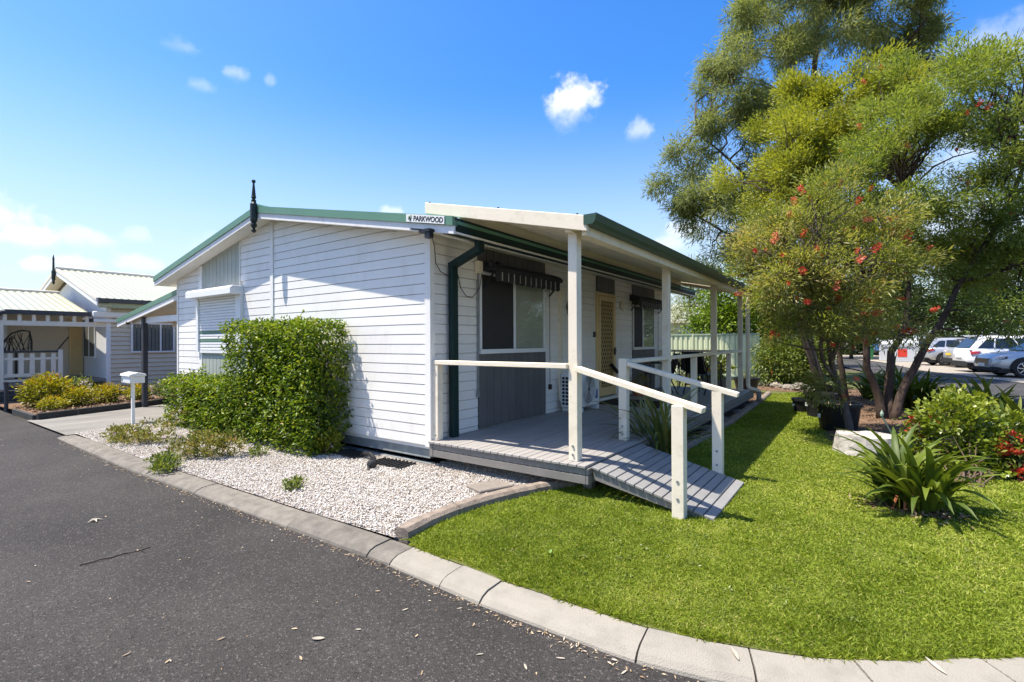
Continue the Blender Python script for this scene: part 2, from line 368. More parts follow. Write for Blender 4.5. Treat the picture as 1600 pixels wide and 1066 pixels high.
def strap_plant(name, label, cat, loc, nleaf, L, Wd, mat, group=None, up=.55, var=8, leafname='leaf', spread=.08, tints=(.2, .9), rnd=random):
    """a tuft of long arching strap leaves, every leaf its own object sharing one of a few meshes"""
    t = T(name, label, cat, loc, group); protos = []
    for k in range(var):
        seg = 7; vs = []; arch = .5+.9*k/var; l = L*(.75+.5*((k*37) % var)/var); a0 = 1.35-.12*(k % 3)
        x = z = 0.; pts = []
        for i in range(seg+1):
            s = i/seg; ang = a0-arch*1.5*s**1.4; pts.append((x, z, ang)); x += math.cos(ang)*l/seg; z += math.sin(ang)*l/seg
        for i, (x, z, ang) in enumerate(pts):
            s = i/seg; w = Wd*(.55+.6*math.sin(min(1, s*1.35+.12)*math.pi*.62))*(1-s**5)+.002; tw = .25*math.sin(k)*s
            ny, nz_ = math.cos(tw), math.sin(tw)
            vs += [(x, -w/2*ny, z+w*.22-w/2*nz_), (x, 0, z), (x, w/2*ny, z+w*.22+w/2*nz_)]
        tr = []
        for i in range(seg):
            for j in (0, 1):
                a = i*3+j; tr += [(a, a+3, a+4), (a, a+4, a+1)]
        ob = raw_mesh(leafname, np.array(vs), np.array(tr), mat, None, np.full(len(vs), tints[0]+(tints[1]-tints[0])*(((k*5) % var)/var)), smooth=True)
        protos.append(ob.data)
        bpy.data.objects.remove(ob)
    for i in range(nleaf):
        o = bpy.data.objects.new(leafname, protos[i % var]); link(o, t)
        a = i*2.39996+rnd.uniform(-.3, .3); r = spread*math.sqrt(rnd.random()); o.location = (r*math.cos(a+1), r*math.sin(a+1), 0)
        tilt = rnd.uniform(-.5, .45)*up; o.rotation_euler = (rnd.uniform(-.2, .2), tilt, a); s = rnd.uniform(.7, 1.12); o.scale = (s, s, s)
    return t
# ================================================================== SETTING
def asphalt(name, c):
    m, t, b, o = base(name); L = t.links.new; g = nd(t, 'ShaderNodeNewGeometry')
    n1 = nd(t, 'ShaderNodeTexNoise', Scale=.55, Detail=6., Roughness=.6); n2 = nd(t, 'ShaderNodeTexNoise', Scale=4., Detail=6., Roughness=.7)
    vo = nd(t, 'ShaderNodeTexVoronoi', Scale=130.); vo2 = nd(t, 'ShaderNodeTexVoronoi', Scale=95.)
    for n in (n1, n2, vo, vo2): L(g.outputs['Position'], n.inputs['Vector'])
    r = nd(t, 'ShaderNodeValToRGB'); r.color_ramp.elements[0].position = .35; r.color_ramp.elements[1].position = .7
    r.color_ramp.elements[0].color = c4(mul(c, .68)); r.color_ramp.elements[1].color = c4(mul(c, 1.5)); L(n1.outputs['Fac'], r.inputs[0])
    r2 = nd(t, 'ShaderNodeMapRange'); r2.inputs['To Min'].default_value = .75; r2.inputs['To Max'].default_value = 1.25; L(n2.outputs['Fac'], r2.inputs['Value'])
    x = nd(t, 'ShaderNodeVectorMath', operation='SCALE'); L(r.outputs[0], x.inputs[0]); L(r2.outputs[0], x.inputs['Scale'])
    # pale aggregate chips
    ch = nd(t, 'ShaderNodeMapRange'); ch.inputs['From Min'].default_value = .86; ch.inputs['From Max'].default_value = .97; ch.inputs['To Max'].default_value = .85
    sp = nd(t, 'ShaderNodeSeparateColor'); L(vo.outputs['Color'], sp.inputs[0]); L(sp.outputs[0], ch.inputs['Value'])
    mx = nd(t, 'ShaderNodeMix', data_type='RGBA'); mx.inputs['B'].default_value = c4(mul(c, 3.4)); L(ch.outputs[0], mx.inputs['Factor']); L(x.outputs[0], mx.inputs['A'])
    dk = nd(t, 'ShaderNodeMapRange'); dk.inputs['From Min'].default_value = .25; dk.inputs['From Max'].default_value = .05; dk.inputs['To Max'].default_value = .6
    sp2 = nd(t, 'ShaderNodeSeparateColor'); L(vo2.outputs['Color'], sp2.inputs[0]); L(sp2.outputs[0], dk.inputs['Value'])
    m2 = nd(t, 'ShaderNodeMix', data_type='RGBA'); m2.inputs['B'].default_value = c4(mul(c, .35)); L(dk.outputs[0], m2.inputs['Factor']); L(mx.outputs['Result'], m2.inputs['A'])
    L(m2.outputs['Result'], b.inputs['Base Color']); b.inputs['Roughness'].default_value = .82; b.inputs['Specular IOR Level'].default_value = .3
    bp = nd(t, 'ShaderNodeBump', Strength=.9, Distance=.006); L(vo.outputs['Distance'], bp.inputs['Height']); L(bp.outputs[0], b.inputs['Normal'])
asphalt('asphalt', (.035, .031, .0275)); asphalt('asphalt_far', (.05, .048, .045))
pm('concrete', (.33, .305, .26), .85, .2, 5, .4, 120, col2=(.2, .18, .16), w2=.4, s2=3)
pm('concrete_pale', (.275, .25, .205), .85, .16, 7, .6, 160, col2=(.19, .165, .13), w2=.5, s2=7, rnd=.05)
pm('concrete_old', (.165, .148, .122), .9, .28, 8, .6, 120, col2=(.09, .08, .07), w2=.55, s2=6, rnd=.08)
pm('concrete_far', (.3, .265, .21), .85, .1, 2)
pm('drive', (.19, .178, .155), .85, .25, 2.2, .4, 90, stretch=(1, .35, 1), col2=(.16, .15, .13), w2=.5, s2=5)
pm('edging', (.23, .185, .145), .9, .3, 12, .7, 70, col2=(.07, .055, .045), w2=.6, s2=9)
pm('soil', (.09, .075, .05), .95, .4, 3, .5, 40)
pm('lawn_soil', (.09, .1, .022), .95, .35, 5, .5, 60)
pm('gravel_base', (.42, .37, .33), .95, .35, 40, 1., 120)
def sheet(name, poly, z, mat, kind='structure', tri=False):
    g = G(); g.add([(x, y, z) for x, y in poly], [tuple(range(len(poly)))]); return tag(g.out(name, mat), kind=kind)
def flat(name, polys, z, mat):
    g = G()
    for poly in polys: g.add([(x, y, z) for x, y in poly], [tuple(range(len(poly)))])
    return tag(g.out(name, mat), kind='structure')
sheet('ground', [(-400, -400), (400, -400), (400, 500), (-400, 500)], -.11, 'soil')
sheet('road', [(-120, -40), (60, -40), (60, 60), (2.2, 60), (2.2, 2.27), (-120, 2.27)], -.05, 'asphalt')
# kerb: back edge (lawn side) of the kerb, read off the photograph on the lawn level
KB = [(-10.2, 2.32), (-9.6, 2.31), (-7, 2.27), (-5.5, 2.31), (-3.88, 2.35), (-2.6, 2.38), (-1.75, 2.345), (-.9, 2.365), (-.61, 2.425), (-.35, 2.505), (-.11, 2.61), (.12, 2.755), (.35, 2.93), (.6, 3.13), (.95, 3.5), (1.25, 3.95), (1.5, 4.5), (1.7, 5.2), (1.82, 6.2), (1.85, 8), (1.85, 11), (1.7, 15), (1.3, 19), (.8, 24)]
def arc(path):
    s = [0.]
    for a, b in zip(path, path[1:]): s.append(s[-1]+math.dist(a, b))
    return s
KS = arc(KB)
def along(path, S_, s):
    s = min(max(s, 0), S_[-1])
    for i in range(len(path)-1):
        if s <= S_[i+1] or i == len(path)-2:
            t = (s-S_[i])/(S_[i+1]-S_[i]); a, b = path[i], path[i+1]
            # smoothed tangent
            p = path[max(i-1, 0)]; q = path[min(i+2, len(path)-1)]
            t0 = Vector((b[0]-p[0], b[1]-p[1])).normalized(); t1 = Vector((q[0]-a[0], q[1]-a[1])).normalized(); d = t0.lerp(t1, t).normalized()
            return Vector((a[0]+(b[0]-a[0])*t, a[1]+(b[1]-a[1])*t)), d
def s_of_x(x):
    for i in range(len(KB)-1):
        if KB[i][0] <= x <= KB[i+1][0]: return KS[i]+(KS[i+1]-KS[i])*(x-KB[i][0])/(KB[i+1][0]-KB[i][0])
    return 0
sheet('lawn', [p for p in KB if p[0] > -2.8]+[(.2, 27), (-9.5, 27), (-9.5, 12.6), (-2.2, 12.6), (-2.2, 4.6), (-2.8, 3.6)], 0, 'lawn_soil')
kerb = T('kerb', None, None, (-4, 2.3, 0)); tag(kerb, kind='structure')
joints = [-10.2, -9.35, -8.1, -6.6, -5.3, -3.72, -2.76, -2.53, -2.06, -1.74, -.865, -.43, -.04, .42]
js = [s_of_x(x) for x in joints]; e = js[-1]
while e < KS[-1]-1.3: e += 1.2; js.append(e)
PROF = [(0, -.002), (.02, .006), (.15, .0), (.195, -.014), (.222, -.035), (.235, -.07), (.235, -.1), (0, -.1)]
for i in range(len(js)-1):
    a, b = js[i]+.004, js[i+1]-.005; n = max(2, int((b-a)/.12)); g = G(); m = len(PROF)
    jz = random.uniform(-.004, .004)
    for k in range(n+1):
        p, d = along(KB, KS, a+(b-a)*k/n); nr = Vector((d.y, -d.x))
        low = 0
        if p.x < -9.2: low = min(1, (-9.2-p.x)/.8)*.03
        g.v += [(p.x+nr.x*o, p.y+nr.y*o, z*(1-low*8 if z > -.09 else 1)-low*.8+jz*(z > -.09)+random.uniform(-.0015, .0015)) for o, z in PROF]
    g.f += [(k*m+j, k*m+(j+1) % m, (k+1)*m+(j+1) % m, (k+1)*m+j) for k in range(n) for j in range(m)]
    g.f += [tuple(range(m)), tuple(n*m+j for j in reversed(range(m)))]
    x = along(KB, KS, (a+b)/2)[0].x
    g.out('kerb_stone', 'concrete_old' if x < -2.6 else 'concrete_pale', kerb, smooth=False)
# driveway between the two houses
sheet('driveway', [(-12.75, 2.2), (-10.15, 2.2), (-10.15, 4.1), (-10.95, 4.1), (-10.95, 11), (-15.5, 11), (-13.6, 4.8)], -.012, 'drive')
# white gravel bed
GP = [(-10.15, 2.3), (-7, 2.27), (-5.5, 2.31), (-3.88, 2.35), (-2.75, 2.4), (-2.8, 2.97), (-2.67, 3.65), (-2.36, 4.3), (-2.2, 4.8), (-2.4, 5.2), (-4.0, 5.0), (-4.0, 4.12), (-10.15, 4.12)]
sheet('gravel_bed', GP, .004, 'gravel_base')
def scatter(poly, n, dens=None):
    xs = [p[0] for p in poly]; ys = [p[1] for p in poly]; out = np.empty((0, 2))
    while len(out) < n:
        q = np.c_[RNG.uniform(min(xs), max(xs), n*2), RNG.uniform(min(ys), max(ys), n*2)]
        k = inpoly(q[:, 0], q[:, 1], poly)
        if dens is not None: k &= RNG.random(len(q)) < dens(q[:, 0], q[:, 1])
        out = np.r_[out, q[k]]
    return out[:n]
def stones(name, Q, z, s0, s1, mat, kind='stuff', flatn=.6, tint=None, parent=None):
    n = len(Q); o8 = np.array([[1, 0, 0], [0, 1, 0], [-1, 0, 0], [0, -1, 0], [0, 0, 1], [0, 0, -1.]])
    f8 = np.array([[0, 1, 4], [1, 2, 4], [2, 3, 4], [3, 0, 4], [1, 0, 5], [2, 1, 5], [3, 2, 5], [0, 3, 5]])
    A = RNG.normal(size=(n, 3, 3)); A, _ = np.linalg.qr(A)
    sc = RNG.uniform(s0, s1, (n, 1, 1))*RNG.uniform(.6, 1.3, (n, 1, 3))
    v = np.einsum('nij,kj->nki', A, o8)*sc*RNG.uniform(.75, 1.2, (n, 6, 1)); v[:, :, 2] *= flatn
    v[:, :, 0] += Q[:, :1]; v[:, :, 1] += Q[:, 1:2]; v[:, :, 2] += (z if np.isscalar(z) else z[:, None])
    t = (np.arange(n)*6)[:, None, None]+f8[None]
    if tint is None: tint = RNG.random(n)
    return raw_mesh(name, v.reshape(-1, 3), t.reshape(-1, 3), mat, parent, np.repeat(tint, 6), kind)
near = lambda x, y: np.clip(1.25-((np.abs(x)-2.7)/9), .45, 1)
Q = scatter(GP, 72000, near)
tt = np.where(RNG.random(len(Q)) < .15, RNG.random(len(Q))*.35, .5+.5*RNG.random(len(Q)))
# tan stones gather near the house wall and in a few patches
pt = np.sin(Q[:, 0]*1.7+2)*np.sin(Q[:, 1]*3.1+1)
tt = np.where((RNG.random(len(Q)) < .12+.25*(Q[:, 1] > 3.8)+.12*(pt > .6)), .22+.2*RNG.random(len(Q)), tt)
stones('gravel', Q, .012+.012*RNG.random(len(Q)), .006, .0118, 'gravel_stone', tint=tt)
# curved concrete garden edging between gravel and lawn
EB = [(-2.72, 2.42), (-2.76, 2.7), (-2.755, 3.0), (-2.7, 3.35), (-2.6, 3.7), (-2.46, 4.05), (-2.3, 4.35), (-2.12, 4.75), (-1.98, 5.3), (-1.9, 6.2), (-1.86, 7.3), (-1.84, 9), (-1.88, 11), (-1.93, 13), (-2.0, 14.6)]
ES = arc(EB); edg = tag(T('garden_edging', 'low curved concrete edging between the white gravel and the lawn, running past the deck', 'garden edging', (-2.3, 4.3, 0)))
EP = [(-.065, -.03), (-.065, .055), (-.04, .075), (.035, .075), (.062, .05), (.068, -.03)]
cuts = [0, .62, 1.5, 2.6, 3.8, 5.0, 6.4, 7.8, 9.2, 10.6, ES[-1]]
for a, b in zip(cuts, cuts[1:]):
    n = max(2, int((b-a)/.1)); g = G(); m = len(EP)
    for k in range(n+1):
        p, d = along(EB, ES, a+.004+(b-a-.008)*k/n); nr = Vector((d.y, -d.x)); w = 1+random.uniform(-.05, .05)
        g.v += [(p.x+nr.x*o*w, p.y+nr.y*o*w, z+random.uniform(-.003, .003)) for o, z in EP]
    g.f += [(k*m+j, k*m+(j+1) % m, (k+1)*m+(j+1) % m, (k+1)*m+j) for k in range(n) for j in range(m)]
    g.f += [tuple(range(m)), tuple(n*m+j for j in reversed(range(m)))]
    g.out('edging_stone', 'edging', edg)
sheet('mulch_bed', [(-2.2, 4.9), (-1.95, 5.4), (-1.88, 7), (-1.86, 9), (-1.9, 11), (-2.0, 14.6), (-3.6, 15.2), (-5, 12.4), (-2.4, 12.4)], .006, 'mulch_base')
TB = [(-.1, 7.55), (.5, 7.35), (1.2, 7.6), (1.75, 8.6), (1.75, 13.5), (1.2, 16), (-.2, 17.5), (-2.2, 17.3), (-3.2, 16.5), (-3.0, 15.4), (-1.3, 15.6), (-.45, 13.5), (-.5, 10), (-.35, 8.4)]
sheet('tree_bed', TB, .006, 'mulch_base')
def chips(name, poly, n):
    Q = scatter(poly, n); P = np.c_[Q, .012+.015*RNG.random(n)]; D = rdir(n); D[:, 2] *= .25
    return leaves(name, P, D, RNG.uniform(.02, .06, n), RNG.uniform(.008, .02, n), 'mulch_chip', fold=.3)
chips('mulch_litter', TB, 9000); chips('deck_side_litter', [(-2.15, 5.2), (-1.95, 5.6), (-1.9, 11), (-2.05, 14.4), (-3, 15), (-2.4, 12.5), (-2.3, 5)], 3500)
# grass blades: real geometry, denser near the viewer
LP = [(-2.7, 2.43), (-2.2, 2.4), (-1.75, 2.36), (-.9, 2.38), (-.61, 2.44), (-.35, 2.52), (-.11, 2.62), (.12, 2.77), (.35, 2.94), (.6, 3.14), (1.25, 3.95), (1.5, 4.5), (1.7, 5.2), (1.82, 6.2), (1.83, 8.7), (1.1, 7.5), (.5, 7.3), (-.1, 7.5), (-.42, 8.4), (-.55, 10), (-.5, 13.5), (-1.35, 15.5), (-1.95, 14.6), (-1.86, 13), (-1.8, 11), (-1.77, 9), (-1.79, 7.3), (-1.83, 6.2), (-1.9, 5.3), (-2.04, 4.75), (-2.22, 4.35), (-2.38, 4.05), (-2.52, 3.7), (-2.62, 3.35), (-2.68, 3.0)]
def gd(x, y):
    d = np.hypot(x, y); return np.clip((3.0/np.maximum(d, 2.2))**1.7, .03, 1)
Q = scatter(LP, 400000, gd); n = len(Q); dist = np.hypot(Q[:, 0], Q[:, 1])
pat = .5+.25*np.sin(Q[:, 0]*2.3+np.sin(Q[:, 1]*1.7)*1.5)+.25*np.sin(Q[:, 1]*3.1+Q[:, 0]*1.1+2)
D = RNG.normal(size=(n, 3)); D[:, 2] = np.abs(D[:, 2])*.55+.28
def vnoise(x, y, f, seed):
    r_ = np.random.default_rng(seed).random((256, 256)); x = x*f+300; y = y*f+300; i = np.floor(x).astype(int); j = np.floor(y).astype(int); u = x-i; v = y-j; u = u*u*(3-2*u); v = v*v*(3-2*v)
    a = lambda p, q: r_[p % 256, q % 256]
    return (a(i, j)*(1-u)+a(i+1, j)*u)*(1-v)+(a(i, j+1)*(1-u)+a(i+1, j+1)*u)*v
pat = .45*vnoise(Q[:, 0], Q[:, 1], 1.1, 1)+.35*vnoise(Q[:, 0], Q[:, 1], 3.3, 2)+.35*vnoise(Q[:, 0], Q[:, 1], 9, 3)
pat2 = np.sin(Q[:, 0]*9+Q[:, 1]*4)*np.sin(Q[:, 1]*11-Q[:, 0]*5)
tint = np.clip(.02+.75*pat+.03*pat2+.42*RNG.normal(size=n)*.55, 0, 1); dry = vnoise(Q[:, 0], Q[:, 1], 2.1, 5)+.5*vnoise(Q[:, 0], Q[:, 1], 7, 6); tint = np.where(RNG.random(n) < .02+.2*np.clip(dry-.95, 0, 1), .97, tint*.88)
leaves('grass', np.c_[Q, np.full(n, -.002)], D, RNG.uniform(.014, .042, n)*(.7+.6*vnoise(Q[:, 0], Q[:, 1], 5, 8))*(1+.03*dist), RNG.uniform(.0022, .0042, n)*np.clip(dist/2.6, 1, 5), 'grass_blade', tint=tint, fold=.2, bend=.18)
# ragged longer grass against the kerb, the garden edging, ramp posts and stump
E1 = []
for path, S_, s0, s1, o0, o1, m in ((KB, KS, s_of_x(-2.55), s_of_x(1.8), -.045, .012, 7000), (EB, ES, .1, ES[-1]-.3, .07, .13, 5000)):
    for i in range(m):
        q, d = along(path, S_, random.uniform(s0, s1)); nr = Vector((d.y, -d.x)); o = random.uniform(o0, o1); E1.append((q.x+nr.x*o, q.y+nr.y*o))
for cx, cy in ((-1.19, 3.98), (-1.19, 5.31), (-1.0, 4.0), (.0, 7.15), (.35, 7.2)):
    for i in range(160): E1.append((cx+random.gauss(0, .07), cy+random.gauss(0, .05)))
E1 = np.array(E1); n = len(E1); D = RNG.normal(size=(n, 3))*.75; D[:, 2] = np.abs(D[:, 2])*.6+.55
kp = vnoise(E1[:, 0], E1[:, 1], 6, 11) > .42; E1, D = E1[kp], D[kp]; n = len(E1)
leaves('edge_grass', np.c_[E1, np.full(n, -.002)], D, RNG.uniform(.025, .065, n), RNG.uniform(.0025, .0045, n)*np.clip(np.hypot(E1[:, 0], E1[:, 1])/2.6, 1, 4), 'grass_blade', tint=.1+.7*RNG.random(n), fold=.2, bend=.25)
# low broad-leaved weeds in the turf
WQ = scatter([(-2.5, 2.6), (-.9, 2.5), (.5, 3.2), (1.4, 5), (.3, 7), (-1, 9), (-1.6, 6), (-2, 4.3)], 170); m = 14
P = np.repeat(np.c_[WQ, np.full(170, .014)], m, 0); P[:, :2] += RNG.normal(size=(170*m, 2))*.022; D = RNG.normal(size=(170*m, 3)); D[:, 2] = np.abs(D[:, 2])*.35+.1
leaves('lawn_weeds', P, D, RNG.uniform(.012, .026, 170*m), RNG.uniform(.007, .013, 170*m), 'mid_leaf', tint=.3+.5*RNG.random(170*m), fold=.15)
# far side: access road edge, concrete apron where the cars stand
sheet('car_park_road', [(1.95, 9.5), (60, -4), (60, 9.0), (5.3, 20), (4.45, 23.3), (2.36, 30.4), (1.2, 40), (-4, 60), (-6, 60), (.6, 26), (1.0, 23), (1.5, 18)], -.046, 'asphalt_far')
sheet('parking_apron', [(5.2, 20.3), (4.45, 23.3), (2.36, 30.4), (1.2, 40), (-3, 58), (14, 62), (18, 24), (14, 18.4)], -.03, 'concrete_far')
g = G(); g.prism([(5.0, 19.6), (5.32, 19.7), (4.72, 22.0), (4.42, 21.9)], 'z', -.06, .07); g.prism([(5.0, 19.6), (5.32, 19.7), (14, 16.9), (13.9, 16.5)], 'z', -.06, .07)
tag(g.out('parking_kerb', 'concrete_far', bevel=.02), kind='structure')
# ================================================================== MAIN HOUSE
RX, RT, SL = -7.42, 3.47, .19
def zt(x): return RT-SL*abs(x-RX)
GY, VX = 4.03, -4.02
house = T('house', 'white weatherboard cottage with a green trimmed low gable facing the street', 'house', (-7.4, 4.03, 0))
def cheb(x0, x1, dz0, dz1): return [(x0, zt(x0)+dz0), (RX, RT+dz0), (x1, zt(x1)+dz0), (x1, zt(x1)+dz1), (RX, RT+dz1), (x0, zt(x0)+dz1)]
g = G(); g.prism([(-10.9, .19), (VX-.012, .19), (VX-.012, zt(VX)-.14), (RX, RT-.14), (-10.9, zt(-10.9)-.14)], 'y', GY+.012, 12.38); g.out('wall', 'white_paint', house)
L, Rr = -11.36, -3.43
for a, b in ((L, RX), (RX, Rr)):
    q = lambda d0, d1: [(a, zt(a)+d0), (b, zt(b)+d0), (b, zt(b)+d1), (a, zt(a)+d1)]
    g = G(); g.prism(q(-.17, -.082), 'y', 3.78, 3.81); bb = g.out('barge_board', 'barge_white', house)
    g = G(); g.prism(q(-.085, .012), 'y', 3.762, 3.84); g.out('barge_cap', 'green_trim', bb)
    g = G(); g.prism(q(-.06, -.01), 'y', 3.83, 12.88); g.out('roof', 'roof_green', house)
    g = G(); g.prism(q(-.158, -.14), 'y', 3.812, 12.85); g.out('soffit', 'white_paint', house)
g = G(); g.tube([(RX, 3.8, RT+.0), (RX, 12.9, RT+.0)], .05, 8); g.out('ridge_cap', 'roof_green', house)
def clip(xa, xb, z0, z1, top):
    """part of the board rectangle that lies under the raking soffit"""
    if min(top(xa), top(xb)) < z0:
        n = 400; xs = [xa+(xb-xa)*k/n for k in range(n+1) if top(xa+(xb-xa)*k/n) > z0+.004]
        if len(xs) < 2: return None
        xa, xb = xs[0], xs[-1]
    n = 8; return [(xa, z0), (xb, z0)]+[(xb+(xa-xb)*k/n, max(z0+.003, min(z1, top(xb+(xa-xb)*k/n)))) for k in range(n+1)]
PITCH = .1165
def board(sec, z0, z1, where, top=None, zc=None):
    """one lapped weatherboard: bottom lip proud, leaning back to the board above"""
    a, b = sec
    if where == 'gable':
        if top(a) >= z1 and top(b) >= z1: pts = [(a, z0), (b, z0), (b, z1), (a, z1)]
        else:
            pts = clip(a, b, z0, z1, top)
            if not pts: return
    else: pts = [(a, z0), (b, z0), (b, z1), (a, z1)]
    z0 += .0075; pts = [(s_, max(z_, z0)) for s_, z_ in pts]
    off = lambda z: .0135-.0035*(z-z0)/PITCH
    mp = (lambda s, z, o: (s, GY-o, z)) if where == 'gable' else (lambda s, z, o: (VX+o, s, z))
    n = len(pts); g = G()
    vs = [mp(s, z, off(z)) for s, z in pts]+[mp(s, z, -.011) for s, z in pts]
    g.add(vs, [tuple(range(n)), tuple(range(2*n-1, n-1, -1))]+[(i, i+n, (i+1) % n+n, (i+1) % n) for i in range(n)])
    g.out('weatherboard', 'white_paint', house)
tops = lambda x: zt(x)-.158
for k in range(28):
    z0 = .229+PITCH*k; z1 = z0+PITCH
    for sec in ((-10.86, -9.92), (-8.30 if 1.2 < z0 < 2.4 else -8.40, -7.447), (-7.358, -4.085)):
        if max(tops(sec[0]), tops(sec[1])) > z0: board(sec, z0, z1, 'gable', tops)
for k in range(21):
    z0 = .229+PITCH*k; z1 = min(z0+PITCH, 2.62)
    for sec in ((4.045, 4.865), (6.535, 8.3), (9.2, 10.07), (11.5, 12.36)): board(sec, z0, z1, 'ver')
for nm, x0, x1, d in (('corner_trim', -4.083, -3.995, .026), ('corner_trim', -10.905, -10.862, .026), ('batten', -7.445, -7.36, .028)):
    g = G(); g.prism([(x0, .222), (x1, .222), (x1, zt(x1)-.16), (x0, zt(x0)-.16)], 'y', GY-d, GY+.01); g.out(nm, 'white_paint', house)
g = G(); g.box(VX-.01, VX+.026, GY-.024, GY+.045, .222, 2.64); g.out('corner_trim', 'white_paint', house)
# front window zone: vertical pale green panels above and below a roller shutter
def vpanel(axis, a, b, z0, ztop, n, mat, fixed, pr=.02):
    w = (b-a)/n
    for i in range(n):
        x0, x1 = a+w*i+.004, a+w*(i+1)-.004; g = G()
        if axis == 'y': g.prism([(x0, z0), (x1, z0), (x1, ztop(x1)), (x0, ztop(x0))], 'y', fixed-pr, fixed+.008)
        else: g.prism([(x0, z0), (x1, z0), (x1, ztop(x1)), (x0, ztop(x0))], 'x', fixed-.008, fixed+pr)
        g.out('panel_board', mat, house, bevel=.003)
g = G(); g.box(-9.92, -8.40, GY+.002, GY+.012, .22, 2.3); g.box(-9.92, -8.4, GY+.002, GY+.012, 2.3, 2.93); g.out('panel_backing', 'pale_green_cladding', house)
vpanel('y', -9.8, -8.41, 2.40, lambda x: zt(x)-.16, 10, 'pale_green_cladding', GY)
vpanel('y', -9.8, -8.41, .23, lambda x: 1.2, 10, 'pale_green_cladding', GY)
for x0, x1, z1 in ((-9.92, -9.8, 2.84), (-8.41, -8.395, 3.1)):
    g = G(); g.box(x0, x1, GY-.03, GY+.01, .225, z1 if False else min(z1, zt((x0+x1)/2)-.17)); g.out('window_trim', 'white_paint', house)
shut = None
for x0, x1 in ((-9.95, -9.86), (-8.46, -8.30)):
    sh = G(); sh.box(x0, x1, GY-.07, GY, 1.26, 2.26); q_ = sh.out('guide_rail' if shut else 'roller_shutter', 'window_white', shut or house, bevel=.004); shut = shut or q_
g = G(); g.prism([(3.80, 2.225), (3.80, 2.33), (3.84, 2.365), (GY, 2.365), (GY, 2.225)], 'x', -9.98, -8.29); g.out('shutter_box', 'window_white', shut, bevel=.006)
cur = G(); gs = G()
for k in range(19):
    z0 = 1.29+k*.0495; tgt = gs if k in (3, 6) else cur
    tgt.prism([(GY-.03, z0), (GY-.046, z0+.012), (GY-.046, z0+.036), (GY-.03, z0+.0475), (GY-.02, z0+.0475), (GY-.02, z0)], 'x', -9.86, -8.46)
cur.box(-9.86, -8.46, GY-.05, GY-.02, 1.245, 1.288)
cur.out('shutter_curtain', 'window_white', shut, kind='stuff'); gs.out('green_shutter_slat', 'green_trim', shut, kind='stuff')
# steel bearer, and a near-black sheet painting the shade under the floor
g = G(); g.box(-10.85, -4.05, 4.055, 4.10, .085, .185); g.box(-10.85, -4.05, 4.045, 4.11, .08, .09); g.box(-10.85, -4.05, 4.045, 4.11, .18, .19); g.out('floor_bearer', 'galvanised', house)
g = G(); g.box(-10.8, -4.1, 4.3, 4.34, .0, .2); g.box(-4.14, -4.1, 4.3, 12.3, 0, .2); g.out('underfloor_shade_sheet', 'dark_inside', house)
g = G(); g.box(-10.85, -4.02, 4.02, 4.1, .0, .028); g.out('footing', 'galvanised', house)
# finial on the gable peak
fz = 3.10
g = G(); g.lathe([(.004, fz-.03), (.03, fz-.015), (.034, fz+.01), (.018, fz+.03), (.02, fz+.04), (.043, fz+.07), (.043, fz+.1), (.03, fz+.12), (.05, fz+.15), (.05, fz+.4), (.032, fz+.43), (.036, fz+.46), (.02, fz+.47), (.036, fz+.5), (.03, fz+.52), (.014, fz+.7), (.014, fz+.715), (.03, fz+.735), (.024, fz+.76), (.004, fz+.765)], (RX+.02, 3.735, 0), 12); g.out('finial', 'finial_paint', house, smooth=False)
# house gutter, fascia, downpipe
g = G(); g.prism([(-3.6, 2.595), (-3.58, 2.565), (-3.47, 2.565), (-3.44, 2.59), (-3.432, 2.66), (-3.428, 2.715), (-3.44, 2.72), (-3.45, 2.60), (-3.58, 2.60), (-3.59, 2.70), (-3.6, 2.70)], 'y', 3.80, 12.9); g.out('gutter', 'dark_green_metal', house)
g = G(); g.box(-3.64, -3.605, 3.815, 12.86, 2.56, 2.69); g.out('fascia', 'white_paint', house)
DP = [(-3.5, 4.29, 2.575), (-3.5, 4.29, 2.47), (-3.93, 4.32, 2.33), (-3.93, 4.33, .26)]
for i, (a, b) in enumerate(zip(DP, DP[1:])):
    g = G(); a = Vector(a); b = Vector(b); d = (b-a).normalized()
    g.beam(a-d*(.03 if i else 0), b+d*(.035 if i < 2 else 0), .105 if i != 1 else .1, .07 if i != 1 else .075, up=(1, 0, 0) if i != 1 else (0, 0, 1)); g.out('downpipe', 'dark_green_metal', house, bevel=.006)
